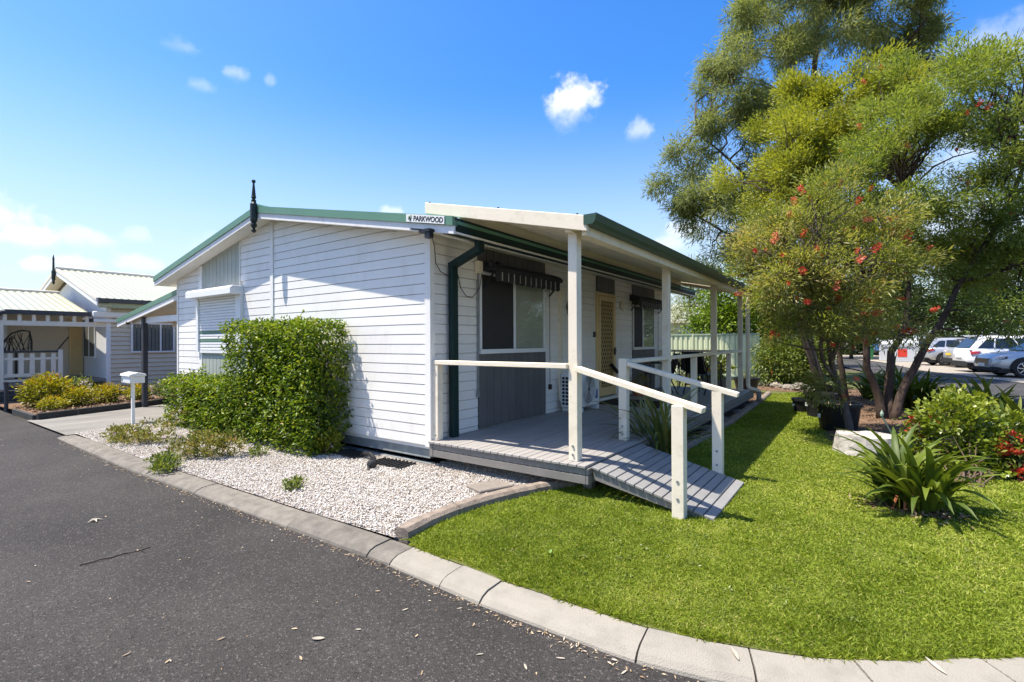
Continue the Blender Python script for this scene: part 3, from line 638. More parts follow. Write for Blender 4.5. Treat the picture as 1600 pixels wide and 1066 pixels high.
# veranda-side windows, charcoal panels, awnings
def winset(y0, y1, zb, zh, n, aw0, aw1, azt, split):
    vpanel('x', y0-.02, y1+.02, .31, lambda y: zb-.02, n, 'charcoal_paint', VX)
    vpanel('x', y0-.02, y1+.02, zh+.02, lambda y: 2.64, n, 'charcoal_paint', VX)
    g = G(); g.box(VX-.008, VX+.004, y0-.03, y1+.03, .3, 2.64); g.out('panel_backing', 'charcoal_paint', house)
    g = G(); fx = VX+.03
    g.box(VX-.005, fx, y0, y0+.04, zb, zh); g.box(VX-.005, fx, y1-.04, y1, zb, zh); g.box(VX-.005, fx, y0+.04, y1-.04, zh-.04, zh); g.box(VX-.005, fx+.03, y0-.01, y1+.01, zb-.025, zb+.035)
    m = y0+(y1-y0)*split; g.box(VX-.003, fx-.004, m-.025, m+.025, zb+.035, zh-.04)
    wf = g.out('window', 'window_white', house, bevel=.003)
    g = G(); g.box(VX-.006, VX+.016, y0+.04, m-.025, zb+.035, zh-.04); g.out('flyscreen', 'flyscreen', wf)
    g = G(); g.box(VX+.014, VX+.018, m+.025, y1-.04, zb+.035, zh-.04); g.out('pane', 'clear_glass', wf)
    g = G()
    for k in range(int((zh-zb-.08)/.028)): z = zb+.04+k*.028; g.add([(VX+.006, m+.03, z), (VX+.006, y1-.045, z), (VX+.011, y1-.045, z+.027), (VX+.011, m+.03, z+.027)], [(0, 1, 2, 3)])
    g.out('blind', 'blind_slat', wf, kind='stuff', fix=False)
    # awning
    pr = [(VX, azt), (VX+.1, azt-.012), (VX+.2, azt-.05), (VX+.25, azt-.1), (VX+.235, azt-.135), (VX+.1, azt-.13), (VX, azt-.13)]
    g = G(); g.prism(pr, 'x' if False else 'y', aw0, aw1); aw = g.out('awning', 'awning_fabric', house, bevel=.004)
    nseg = max(5, int((aw1-aw0)/.145)); w = (aw1-aw0-.12)/nseg; va = G(); st = G(); zv = azt-.13
    for k in range(nseg):
        ya = aw0+.06+k*w; pts = [(ya, zv)]+[(ya+w*t, zv-.125-.022*math.sin(math.pi*t)) for t in (0, .25, .5, .75, 1)]+[(ya+w, zv)]
        vx = VX+.205+.01*(k % 2); va.prism(pts, 'x', vx, vx+.006)
        if k: st.box(vx+.0 if k % 2 else vx+.01, VX+.226, ya-.006, ya+.006, zv-.125, zv-.01)
    v = va.out('valance', 'awning_fabric', aw); st.out('valance_stripe', 'awning_stripe', aw, kind='stuff')
    for ya in (aw0+.04, aw1-.06):
        g = G(); g.beam((VX+.03, ya, azt-.34), (VX+.22, ya, azt-.14), .02, .02); g.out('awning_arm', 'black_metal', aw)
    g = G(); g.tube([(VX+.03, aw1-.05, azt-.14), (VX+.03, aw1-.05, zb-.55)], .004, 5); g.box(VX+.01, VX+.05, aw1-.075, aw1-.025, zb-.62, zb-.54); g.out('awning_cord', 'cable', aw)
winset(4.90, 6.50, 1.29, 2.34, 10, 4.93, 6.68, 2.47, .49)
winset(10.12, 11.46, 1.26, 2.22, 8, 9.95, 11.75, 2.42, .44)
# front door: yellow security screen
g = G(); g.box(VX-.008, VX+.02, 8.36, 9.14, 2.36, 2.64); g.out('panel_backing', 'charcoal_paint', house)
vpanel('x', 8.36, 9.14, 2.37, lambda y: 2.64, 5, 'charcoal_paint', VX+.02, .012)
d0, d1, dz0, dz1 = 8.33, 9.17, .37, 2.34
g = G(); g.box(VX-.01, VX+.035, d0, d0+.05, dz0, dz1); g.box(VX-.01, VX+.035, d1-.05, d1, dz0, dz1); g.box(VX-.01, VX+.035, d0+.05, d1-.05, dz1-.05, dz1); door = g.out('door', 'door_yellow', house, bevel=.004)
g = G(); a, b, c, d = d0+.06, d1-.06, dz0+.02, dz1-.06
g.box(VX+.015, VX+.05, a, a+.07, c, d); g.box(VX+.015, VX+.05, b-.07, b, c, d); g.box(VX+.015, VX+.05, a+.07, b-.07, d-.09, d); g.box(VX+.015, VX+.05, a+.07, b-.07, c, c+.16); g.out('security_frame', 'door_yellow', door, bevel=.004)
g = G(); g.box(VX-.012, VX+.008, d0+.05, d1-.05, dz0, dz1-.05); g.out('door_shade_backing', 'dark_inside', door)  # dark backing paints the unlit inside seen through the grille
g = G(); a += .07; b -= .07; c += .16; d -= .09; sp = .085
def seg(p0, p1, t): # clip a 2-D diagonal to the opening
    (y0, z0), (y1, z1) = p0, p1; ts = [0, 1]
    for v0, dv, lo, hi in ((y0, y1-y0, a, b), (z0, z1-z0, c, d)):
        t0, t1 = sorted(((lo-v0)/dv, (hi-v0)/dv)); ts[0] = max(ts[0], t0); ts[1] = min(ts[1], t1)
    if ts[0] < ts[1]-.01:
        q = lambda s: (VX+t, y0+(y1-y0)*s, z0+(z1-z0)*s); g.beam(q(ts[0]), q(ts[1]), .022, .005, up=(1, 0, 0))
H = d-c
for k in range(-12, 32):
    y = a+k*sp; seg((y, c), (y+H*.55, d), .03); seg((y, c), (y-H*.55, d), .035)
g.out('security_grille', 'mesh_yellow', door, kind='stuff')
g = G(); g.box(VX+.05, VX+.075, d1-.125, d1-.085, 1.16, 1.3); g.beam((VX+.09, d1-.1, 1.24), (VX+.09, d1-.22, 1.24), .018, .02); g.out('door_handle', 'black_metal', door)
g = G(); g.beam((VX+.08, d1-.33, .98), (VX+.12, d1-.1, .80), .07, .05); g.out('door_hook', 'black_metal', door, bevel=.01)
g = G(); g.box(VX-.01, VX+.1, d0-.03, d1+.03, .315, .362); g.out('door_step', 'white_paint', door)
# fixtures on the wall
g = G(); g.box(VX, VX+.06, 6.9, 7.0, .72, 2.24); g.box(VX, VX+.075, 6.88, 7.02, 2.18, 2.26); g.tube([(VX+.04, 6.93, .74), (VX+.05, 6.93, .5), (VX+.08, 6.95, .42), (VX+.16, 7.0, .42)], .035, 8); g.out('pipe_cover', 'cream_paint', house)
g = G(); g.box(VX, VX+.04, 8.2, 8.25, 1.5, 1.6); g.out('doorbell', 'black_plastic', house)
g = G(); g.box(VX+.02, VX+.05, 4.82, 4.86, .72, .8); g.box(VX+.02, VX+.045, 4.84, 4.855, .8, 2.2); g.out('awning_cleat', 'galvanised', house)
fl = G(); fl.box(-3.98, -3.9, 4.9, 5.0, 2.37, 2.45); fl.box(-3.9, -3.84, 4.94, 5.02, 2.39, 2.46); fl.out('floodlight', 'black_plastic', house, bevel=.008)
for dy in (-.06, .1):
    g = G(); g.lathe([(.01, 0), (.045, .01), (.05, .05), (.03, .07)], (-3.86, 4.98+dy, 2.42), 10, 'x'); g.out('lamp_head', 'black_plastic', house)
g = G(); g.box(-4.0, -3.93, 4.8, 4.89, 2.3, 2.45); g.out('junction_box', 'cream_paint', house, bevel=.006)
cb = G()
cb.tube([(-3.78, 3.8, 2.60), (-3.82, 3.9, 2.48), (-3.93, 4.03, 2.32), (-3.97, 4.15, 2.24), (-3.97, 4.3, 2.2)], .005, 5)
cb.tube([(-3.97, 4.45, 2.24), (-3.97, 4.5, 2.08), (-3.97, 4.6, 1.99), (-3.97, 4.72, 1.98), (-3.95, 4.84, 2.1), (-3.94, 4.88, 2.32)], .005, 5); cb.out('light_cable', 'cable', house)
g = G(); g.box(-3.86, -3.70, 3.70, 3.78, 2.595, 2.625); g.box(-3.78, -3.71, 3.71, 3.775, 2.53, 2.6); g.beam((-3.98, 3.72, 2.655), (-3.8, 3.72, 2.62), .04, .015); g.out('eave_sensor', 'black_plastic', house)
# name sign on the barge
sgn = T('name_sign', 'small white plate lettered PARKWOOD on the green barge by the veranda', 'sign', (-3.82, 3.75, 2.7))
sx0, sx1 = -4.11, -3.535
zs = lambda x: zt(x)-.035
g = G(); g.prism([(sx0, zs(sx0)-.045), (sx1, zs(sx1)-.045), (sx1, zs(sx1)+.04), (sx0, zs(sx0)+.04)], 'y', 3.752, 3.765); g.out('plate', 'sign_white', sgn)
cu = bpy.data.curves.new('lettering', 'FONT'); cu.body = 'PARKWOOD'; cu.size = .082; cu.extrude = .001; cu.shear = .15; cu.space_character = .98; cu.offset = .0022
to = bpy.data.objects.new('lettering_curve', cu); COL.objects.link(to); bpy.context.view_layer.update()
me = bpy.data.meshes.new_from_object(to.evaluated_get(bpy.context.evaluated_depsgraph_get())); bpy.data.objects.remove(to)
me.materials.clear(); me.materials.append(MAT['sign_black']); xs = [v.co.x for v in me.vertices]; wd = max(xs)-min(xs); k = .445/wd
for v in me.vertices:
    x = -3.995+(v.co.x-min(xs))*k; z = zs(x)-.029+v.co.y*k*(.058/.058); y = 3.7508-(.0006 if v.co.z > 0 else -.0008)
    v.co = (x+3.82, y-3.75, z-2.7)
lt = bpy.data.objects.new('lettering', me); link(lt, sgn)
g = G()
for dx, dz, r in ((-4.06, 0, .02), (-4.035, .012, .02), (-4.05, -.012, .018)): g.lathe([(.001, -.002), (r, -.002), (r, .001)], (dx, 3.7505, zs(dx)+dz), 10, 'y')
g.out('emblem', 'fence_dark', sgn)
g = G(); g.box(-4.045, -4.03, 3.7478, 3.75, zs(-4.04)-.03, zs(-4.04)-.006); g.out('emblem_trunk', 'sign_black', sgn)
# wall ornaments
g = G(); g.prism([(7.18, 2.02), (7.24, 2.1), (7.3, 2.06), (7.34, 1.98), (7.3, 1.9), (7.26, 1.98), (7.22, 1.88), (7.2, 1.96)], 'x', VX+.02, VX+.04); tag(g.out('wall_ornament', 'black_metal'), 'small black metal ornament on the white wall between air conditioner pipe and door', 'wall ornament')
g = G()
for k in range(5):
    a = k*1.256; g.lathe([(.005, .0), (.055, .012), (.06, .02), (.02, .03)], (VX+.02, 9.52+.055*math.cos(a), 2.15+.055*math.sin(a)), 8, 'x')
tag(g.out('wall_plaque', 'cream_paint'), 'cream flower shaped plaque on the wall beside the yellow door', 'wall plaque')
# ================================================================== VERANDA ROOF
ver = T('veranda_roof', 'white lean-to veranda roof on cream posts with a green gutter', 'veranda roof', (-2.2, 4.1, .3))
vz = lambda x: 2.55+(-2.0-x)*.225
VY0, VY1 = 3.95, 11.98
for y0, y1 in ((VY0, VY0+.045), (VY1-.045, VY1)):
    g = G(); g.prism([(-4.02, vz(-4.02)-.125), (-1.99, vz(-1.99)-.14), (-1.99, vz(-1.99)), (-4.02, vz(-4.02))], 'y', y0, y1); g.out('barge_board', 'cream_paint', ver, bevel=.004)
ny = 10; wS = (VY1-VY0-.1)/ny
for k in range(ny):
    ya = VY0+.05+k*wS; prof = []; m = 4; w = wS/m
    for j in range(m): prof += [(ya+j*w, 0), (ya+j*w+w*.55, 0), (ya+j*w+w*.65, .028), (ya+j*w+w*.9, .028)]
    prof.append((ya+wS-.0005, 0)); g = G(); n = len(prof); vs = []
    for x in (-4.08, -1.97):
        z = vz(x)-.045; vs += [(x, y, z+h) for y, h in prof]+[(x, y, z+h+.004) for y, h in prof]
    o = 2*n; fs = []
    for i in range(n-1): fs += [(i, i+1, o+i+1, o+i), (n+i+1, n+i, o+n+i, o+n+i+1), (i+1, i, n+i, n+i+1), (o+i, o+i+1, o+n+i+1, o+n+i)]
    fs += [(0, o, o+n, n), (n-1, 2*n-1, o+2*n-1, o+n-1)]
    g.add(vs, fs); g.out('roof_sheet', 'sheet_white', ver, fix=False)
for y in (VY0+.02, 6.0, 9.0):
    for x in (-3.97, -3.0, -2.1):
        g = G(); g.lathe([(.012, 0), (.012, .012), (.005, .018)], (x, y+.01, vz(x)), 6); g.out('roof_screw', 'black_metal', ver)
g = G(); g.box(-2.235, -2.165, VY0+.046, VY1-.046, 2.435, 2.53); g.out('beam', 'cream_paint', ver)
g = G(); g.box(-2.06, -2.02, VY0+.046, VY1-.046, 2.385, 2.50); g.out('fascia', 'cream_paint', ver)
g = G(); g.prism([(-2.018, 2.465), (-1.93, 2.465), (-1.905, 2.49), (-1.89, 2.555), (-1.90, 2.562), (-1.915, 2.5), (-1.935, 2.475), (-2.01, 2.475), (-2.01, 2.55), (-2.018, 2.55)], 'y', VY0-.005, VY1+.01)
g.prism([(-2.018, 2.465), (-1.93, 2.465), (-1.905, 2.49), (-1.89, 2.555), (-2.018, 2.556)], 'y', VY0-.008, VY0-.004); g.out('gutter', 'gutter_green', ver)
g = G(); g.box(-3.52, -3.50, 3.96, 11.9, 2.69, 2.845); g.out('added_gap_strip', 'sheet_white', ver)  # added strip, covers the bright gap between house gutter and veranda roof
for y in (4.115, 6.79, 9.48, 11.9):
    g = G(); g.box(-2.247, -2.153, y-.047, y+.047, .301, 2.437); g.out('post', 'cream_paint', ver, bevel=.004)
g = G(); g.tube([(-2.03, 12.06, 2.46), (-2.05, 12.08, 2.36), (-2.08, 12.1, 2.25), (-2.08, 12.1, .42), (-2.06, 12.1, .36), (-1.98, 12.1, .33), (-1.88, 12.1, .31), (-1.86, 12.1, .27)], .045, 10); g.out('downpipe', 'cream_paint', ver, smooth=True)
g = G(); g.tube([(-1.86, 12.1, .29), (-1.86, 12.1, -.02)], .05, 10); g.out('drain_pipe', 'grey_timber', ver, smooth=True)
# ================================================================== DECK
deck = T('deck', 'grey painted timber deck with cream handrails in front of the house', 'deck', (-3, 8, 0))
DE = 12.33; nb = 22; w = (4.0-2.02)/nb
for k in range(nb):
    x0 = -4.0+k*w+.0035; x1 = -4.0+(k+1)*w-.0035; cuts = [3.965]+sorted(random.uniform(5.8, 11) for _ in range(1))+[DE]
    for a, b in zip(cuts, cuts[1:]):
        g = G(); g.box(x0, x1, a, b-.003, .276, .30+random.uniform(-.0012, .0012)); g.out('deck_board', 'deck_paint', deck, bevel=.003)
for z0, z1 in ((.212, .272), (.128, .206)):
    g = G(); g.box(-3.94, -2.03, 3.985, 4.012, z0, z1); g.out('fascia_board', 'grey_timber', deck, bevel=.003)
    g = G(); g.box(-2.028, -2.002, 3.985, DE, z0, z1); g.out('fascia_board', 'grey_timber', deck, bevel=.003)
    g = G(); g.box(-3.94, -2.03, DE-.02, DE, z0, z1); g.out('fascia_board', 'grey_timber', deck, bevel=.003)
g = G(); g.box(-3.995, -3.945, 3.983, 4.014, .128, .272); g.out('corner_board', 'grey_timber', deck)
for y in (4.2, 6.2, 8.2, 10.2, 12.1):
    for x in (-3.7, -2.9, -2.15):
        g = G(); g.box(x-.045, x+.045, y+.1-.045, y+.1+.045, -.02, .2); g.out('stump', 'grey_timber', deck)
g = G(); g.box(-3.95, -2.1, 4.4, 4.43, 0, .27); g.box(-2.14, -2.1, 4.45, 12.2, .0, .27); g.out('underdeck_shade_sheet', 'dark_inside', deck)  # near-black sheets put the shade under the deck into colour
RZ0, RZ1 = 1.165, 1.213
g = G(); g.box(-4.0, -3.915, 4.04, 4.125, .301, RZ0); g.out('rail_post', 'cream_paint', deck, bevel=.004)
g = G(); g.box(-4.01, -2.249, 4.035, 4.13, RZ0, RZ1); g.out('handrail', 'cream_paint', deck, bevel=.005)
g = G(); g.box(-2.247, -2.153, 5.235, 5.329, .301, RZ1+.012); g.out('rail_post', 'cream_paint', deck, bevel=.004)
for a, b in ((5.331, 6.741), (6.839, 9.431), (9.529, 11.851)):
    g = G(); g.box(-2.247, -2.153, a, b, RZ0, RZ1); g.out('handrail', 'cream_paint', deck, bevel=.005)
for y in (8.15, 10.7):
    g = G(); g.box(-2.243, -2.157, y-.043, y+.043, .301, RZ0-.001); g.out('rail_post', 'cream_paint', deck, bevel=.004)
g = G(); g.box(-3.98, -2.249, 11.86, 11.95, RZ0, RZ1); g.out('handrail', 'cream_paint', deck, bevel=.005)
g = G(); g.box(-3.98, -3.9, 11.86, 11.94, .301, RZ0-.001); g.out('rail_post', 'cream_paint', deck, bevel=.004)
for x, y, z in ((-3.96, 4.03, 1.1), (-3.94, 4.03, .36), (-2.2, 5.232, .37), (-2.2, 5.232, .46), (-2.2, 4.064, .36), (-2.2, 4.064, .44)):
    g = G(); g.lathe([(.013, -.004), (.011, .003), (.001, .004)], (x, y-.002, z), 8, 'y'); g.out('coach_bolt', 'galvanised', deck)
# ================================================================== RAMP
ramp = T('access_ramp', 'short grey slatted access ramp with cream handrails from deck to lawn', 'ramp', (-1.45, 4.65, 0))
rp = lambda t: (-1.995+1.06*t, .288-.262*t)
nr = 13
for k in range(nr):
    (xa, za), (xb, zb) = rp((k+.02)/nr), rp((k+.90)/nr); y0 = 4.035; th = .022
    if xa > -1.27 and xb < -1.1: y0 = 4.035
    g = G(); g.hexa([(xa, y0, za-th), (xb, y0, zb-th), (xb, 5.255, zb-th), (xa, 5.255, za-th), (xa, y0, za), (xb, y0, zb), (xb, 5.255, zb), (xa, 5.255, za)]); g.out('ramp_board', 'ramp_paint', ramp, bevel=.003)
for y in (4.055, 4.64, 5.21):
    (xa, za), (xb, zb) = rp(.01), rp(.98); g = G(); g.hexa([(xa, y, za-.12), (xb, y, -.03), (xb, y+.035, -.03), (xa, y+.035, za-.12), (xa, y, za-.0225), (xb, y, zb-.0225), (xb, y+.035, zb-.0225), (xa, y+.035, za-.0225)]); g.out('stringer', 'grey_timber', ramp)
for y0, y1, xs_ in ((3.935, 4.03, -1.24), (5.26, 5.355, -1.245)):
    g = G(); g.box(xs_, xs_+.096, y0, y1, -.02, .905); g.out('rail_post', 'cream_paint', ramp, bevel=.004)
    for bz in (.16, .3):
        g = G(); g.lathe([(.013, -.004), (.011, .003), (.001, .004)], (xs_+.048, y0-.001, bz), 8, 'y'); g.out('coach_bolt', 'galvanised', ramp)
    ym = (y0+y1)/2; ya = (4.0 if y0 < 5 else 5.3)
    g = G(); g.beam((-2.15, ya+.06 if y0 < 5 else 5.282, 1.168), (-1.0, ym, .878), .088, .05); g.out('handrail', 'cream_paint', ramp, bevel=.005)
# ================================================================== THINGS ON AND AROUND THE DECK
ac = T('air_conditioner', 'white outdoor air conditioner unit standing on the deck beside the door', 'air conditioner', (-3.76, 7.1, .3))
ax0, ax1, ay0, ay1, az0, az1 = -3.92, -3.62, 6.84, 7.64, .365, .915
g = G(); g.box(ax0, ax1, ay0, ay1, az0, az1); acb = g.out('casing', 'ac_white', ac, bevel=.015)
g = G(); fc = (ax1+.001, 7.22, .645); g.lathe([(.24, 0), (.24, .002)], fc, 28, 'x'); g.out('fan_shade_disc', 'grate', acb)  # flat dark disc paints the shade of the fan opening
g = G()
for r in (.05, .085, .12, .155, .19, .225, .248):
    pts = [(ax1+.014, fc[1]+r*math.cos(a), fc[2]+r*math.sin(a)) for a in [2*math.pi*k/24 for k in range(25)]]; g.tube(pts, .0065, 5)
for k in range(8): a = k*math.pi/4; g.beam((ax1+.012, fc[1]+.04*math.cos(a), fc[2]+.04*math.sin(a)), (ax1+.012, fc[1]+.245*math.cos(a), fc[2]+.245*math.sin(a)), .006, .006)
g.out('fan_grille', 'ac_white', acb)
g = G(); g.box(ax0+.03, ax1-.02, ay0-.003, ay0+.001, az0+.04, az1-.05); g.out('coil', 'grate', acb)
g = G()
for k in range(9): z = az0+.04+k*.0575; g.box(ax0+.02, ax1-.01, ay0-.014, ay0-.004, z-.007, z+.007)
for k in range(5): x = ax0+.02+k*.0675; g.box(x-.005, x+.005, ay0-.015, ay0-.005, az0+.04, az1-.05)
g.out('side_grille', 'ac_white', acb)
for y in (ay0+.12, ay1-.12):
    g = G(); g.box(ax0-.02, ax1+.03, y-.03, y+.03, .301, az0-.001); g.out('foot', 'ac_white', ac)
g = G(); g.box(ax1, ax1+.004, 7.47, 7.56, .47, .62); g.out('sticker', 'sticker_blue', acb)
g = G(); g.box(-3.9, -2.75, 8.05, 8.95, .302, .314); tag(g.out('doormat', 'mat_fibre', bevel=.004), 'dark brown doormat on the deck in front of the yellow door', 'doormat')
def chair(label, loc, rot):
    t = T('patio_chair', label, 'chair', (0, 0, 0), 'black patio chairs on the deck')
    g = G(); g.add([(-.25, -.24, .42), (.25, -.24, .42), (.23, .24, .39), (-.23, .24, .39), (-.25, -.24, .435), (.25, -.24, .435), (.23, .24, .405), (-.23, .24, .405)], [(0, 3, 2, 1), (4, 5, 6, 7), (0, 1, 5, 4), (1, 2, 6, 5), (2, 3, 7, 6), (3, 0, 4, 7)]); g.out('seat', 'black_plastic', t)
    g = G(); g.hexa([(-.23, .235, .42), (.23, .235, .42), (.23, .255, .42), (-.23, .255, .42), (-.21, .36, .86), (.21, .36, .86), (.21, .375, .86), (-.21, .375, .86)]); g.out('backrest', 'black_plastic', t)
    for s in (-1, 1):
        g = G(); g.tube([(s*.27, -.26, 0), (s*.27, -.22, .3), (s*.27, -.25, .6), (s*.27, -.2, .66), (s*.27, .05, .66), (s*.27, .22, .6), (s*.26, .3, .45)], .014, 6); g.out('armrest', 'black_metal', t)
        g = G(); g.tube([(s*.25, .34, 0), (s*.25, .2, .3), (s*.25, .245, .45), (s*.235, .385, .9)], .014, 6); g.out('leg', 'black_metal', t)
    t.location = loc; t.rotation_euler = (0, 0, rot); return t
chair('black patio chair on the deck closest to the yellow door, backed against the house', (-3.5, 10.3, .302), R(-60))
chair('black patio chair on the deck facing the lawn beside the handrail', (-2.75, 10.9, .302), R(160))
chair('black patio chair on the deck standing before the red flowers', (-3.25, 11.75, .302), R(15))
def potplant(label, loc, r, h, mat, leafmat, n, lr, ll, lw, group=None, cat='potted plant', soil=True):
    t = T('potted_plant', label, cat, loc, group); x, y, z = loc
    g = G(); g.lathe([(r*.72, 0), (r, h), (r*1.06, h), (r*1.06, h-.035), (r*.9, h-.036), (r*.85, h-.05), (.001, h-.05)], loc, 16); g.out('pot', mat, t)
    if n:
        C, O, rr = ell_sample([(x, y, z+h+lr*.7, lr, lr, lr*.9)], n//8, .2); P, D, tn = clumps(C, O, 8, .04, 0, .7, .6)
        leaves('foliage', P, D, RNG.uniform(.7, 1.2, len(P))*ll, lw, leafmat, t, tint=.5*tn+.5*RNG.random(len(P)))
    return t
potplant('terracotta bowl of small reddish succulents on the deck below the second window', (-3.72, 9.75, .302), .16, .2, 'terracotta', 'bottle_leaf', 200, .13, .07, .02)
potplant('wide grey tub with a pale green plant behind the far end of the deck', (-2.95, 12.95, 0), .36, .5, 'grey_timber', 'bright_leaf', 260, .3, .22, .06)
potplant('black planter tub on the ground at the corner of the fence', (-2.55, 14.6, 0), .33, .42, 'black_plastic', 'weed_leaf', 120, .12, .06, .02)
# tall red flowering plants behind the deck
def flowering(name, label, ells, n, ll, lw, lm, nf, fr, cat='flowering plant', stems=14, fm='flower_red', group=None, base_z=0.):
    cx = sum(e[0] for e in ells)/len(ells); cy = sum(e[1] for e in ells)/len(ells); t = T(name, label, cat, (cx, cy, base_z), group)
    C, O, rr = ell_sample(ells, max(1, n//7), .3); P, D, tn = clumps(C, O, 7, .06, .0, .6, .7)
    leaves('foliage', P, D, RNG.uniform(.7, 1.3, len(P))*ll, RNG.uniform(.8, 1.2, len(P))*lw, lm, t, tint=.5*tn+.5*RNG.random(len(P)))
    g = G()
    for k in range(stems):
        c = C[k % len(C)]; branch(g, (cx+random.uniform(-.15, .15), cy+random.uniform(-.15, .15), base_z), c, .012, .005)
    g.out('stem', 'twig', t, kind='stuff')
    if nf:
        C2, O2, r2 = ell_sample(ells, nf, .93); pr = None
        for k in range(nf):
            if pr is None:
                D = rdir(26); D[:, 2] = np.abs(D[:, 2])*.6+.1; ob = leaves('flower_head', D*.01, D, fr*RNG.uniform(.7, 1.2, 26), fr*.35, 'pink_petal' if fm == 'pink' else 'petal', None, fold=.1, kind=None); pr = ob.data; bpy.data.objects.remove(ob)
            o = bpy.data.objects.new('flower_head', pr); link(o, t); o.location = Vector(C2[k])-OFF[t.name]; o.rotation_euler = (random.uniform(-.5, .5), random.uniform(-.5, .5), random.uniform(0, 6)); s = random.uniform(.7, 1.3); o.scale = (s, s, s)
    return t
flowering('canna_plant', 'tall plant with red flowers and yellowish leaves between deck end and fence', [(-3.5, 13.3, .6, .55, .35, .58)], 420, .2, .045, 'golden_leaf', 24, .08)
# flax beside the ramp, spiky weeping tuft
strap_plant('flax_plant', 'spiky olive green flax growing between deck, ramp and handrail', 'plant', (-1.98, 5.75, 0), 90, .95, .034, 'flax_leaf', up=.75, spread=.16, tints=(.1, .95))
# stepping stones beside the deck
for k, (x, y) in enumerate([(-1.98, 7.3), (-2.0, 8.3), (-1.98, 9.4), (-2.02, 10.6), (-2.05, 11.7)]):
    g = G(); g.box(x-.11, x+.09, y-.2, y+.2, .0, .035); tag(g.out('stepping_stone', 'paver', bevel=.01), 'flat dark paver in the bark strip beside the deck, '+['just past the flax plant', 'second from the flax plant', 'middle one of the strip', 'second from the downpipe', 'next to the downpipe'][k], 'paver', 'pavers along the deck')
# ================================================================== GRAVEL BED THINGS
def hedge(label, x0, x1, y0, y1, z0, z1, n, seed, round_=.12):
    t = T('hedge', label, 'hedge', ((x0+x1)/2, (y0+y1)/2, 0)); rg = np.random.default_rng(seed)
    A = np.array([(y1-y0)*(z1-z0)]*2+[(x1-x0)*(z1-z0)]*2+[(x1-x0)*(y1-y0)]); f = rg.choice(5, n, p=A/A.sum()); u = rg.random((n, 3)); nrm = np.zeros((n, 3))
    for k, (axis, val, s) in enumerate([(0, 0, -1), (0, 1, 1), (1, 0, -1), (1, 1, 1), (2, 1, 1)]): m = f == k; u[m, axis] = val; nrm[m, axis] = s
    c = u-.5; P = np.c_[x0+(x1-x0)*u[:, 0], y0+(y1-y0)*u[:, 1], z0+(z1-z0)*u[:, 2]]
    bump = .045*np.sin(P[:, 0]*5.1+P[:, 2]*3.3)*np.cos(P[:, 2]*4.7+P[:, 0]*2.2)+.04*np.sin(P[:, 0]*11+1)*np.sin(P[:, 2]*13)
    depth = np.abs(rg.normal(size=n))*.09
    P += nrm*(bump-depth+.02)[:, None]
    # rounded corners and a slightly undercut foot
    cor = np.clip(np.abs(c[:, 0])*2-.86, 0, 1)+np.clip(c[:, 2]*2-.88, 0, 1); P[:, 0] -= np.sign(c[:, 0])*cor*round_*.9; P[:, 2] -= np.clip(np.abs(c[:, 0])*2-.86, 0, 1)*round_*(c[:, 2] > .3)
    foot = np.clip(.18-(u[:, 2]), 0, 1); P[:, 1] += foot*.9*(y1-y0)*(.5-u[:, 1]); P[:, 0] -= np.sign(c[:, 0])*foot*.8*(x1-x0)*.25*(np.abs(c[:, 0])*2)**2
    P += rg.normal(size=(n, 3))*.02; D = nrm*.55+rg.normal(size=(n, 3))*.55; D[:, 2] += .12
    clumpt = .5+.5*np.sin(P[:, 0]*9+P[:, 2]*7)*np.sin(P[:, 2]*11-P[:, 0]*4)
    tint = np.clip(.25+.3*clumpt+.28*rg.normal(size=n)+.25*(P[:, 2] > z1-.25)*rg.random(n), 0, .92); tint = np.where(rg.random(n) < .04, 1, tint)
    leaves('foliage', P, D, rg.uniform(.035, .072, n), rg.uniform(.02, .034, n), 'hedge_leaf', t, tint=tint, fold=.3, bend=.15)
    # loose sprigs
    ns = int(n/260); k = rg.choice(n, ns); C = P[k]; O = nrm[k]; PP = np.repeat(C, 9, 0); OO = np.repeat(O*.8+rg.normal(size=(ns, 3))*.45, 9, 0); s = np.tile(np.linspace(.01, .085, 9), ns)
    PP = PP+OO*s[:, None]; DD = OO*.5+rg.normal(size=PP.shape)*.6
    leaves('sprig', PP, DD, rg.uniform(.035, .07, len(PP)), .026, 'hedge_leaf', t, tint=.5+.5*rg.random(len(PP)), fold=.3)
    kb = rg.choice(n, 170); leaves('dry_leaf', P[kb]+rg.normal(size=(170, 3))*.012, rg.normal(size=(170, 3)), .05, .024, 'litter', t, tint=rg.random(170)*.6)
    g = G()
    for i in range(9):
        x = x0+(x1-x0)*(.12+.76*(i+.5)/9); branch(g, (x, (y0+y1)/2, 0), (x+random.uniform(-.2, .2), (y0+y1)/2+random.uniform(-.15, .15), z1*.85), .018, .006)
    # dense twiggy inside so that the hedge is opaque
    g.out('stem', 'twig', t, kind='stuff')
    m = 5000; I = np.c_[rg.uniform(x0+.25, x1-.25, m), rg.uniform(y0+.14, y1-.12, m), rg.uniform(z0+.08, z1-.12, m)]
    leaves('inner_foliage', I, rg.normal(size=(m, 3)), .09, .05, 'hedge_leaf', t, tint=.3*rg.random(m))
    return t
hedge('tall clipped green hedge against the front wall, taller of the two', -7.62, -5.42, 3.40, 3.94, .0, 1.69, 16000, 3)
hedge('low clipped green hedge joined to the tall hedge by the carport', -9.8, -7.7, 3.42, 3.92, .0, .84, 9500, 5)
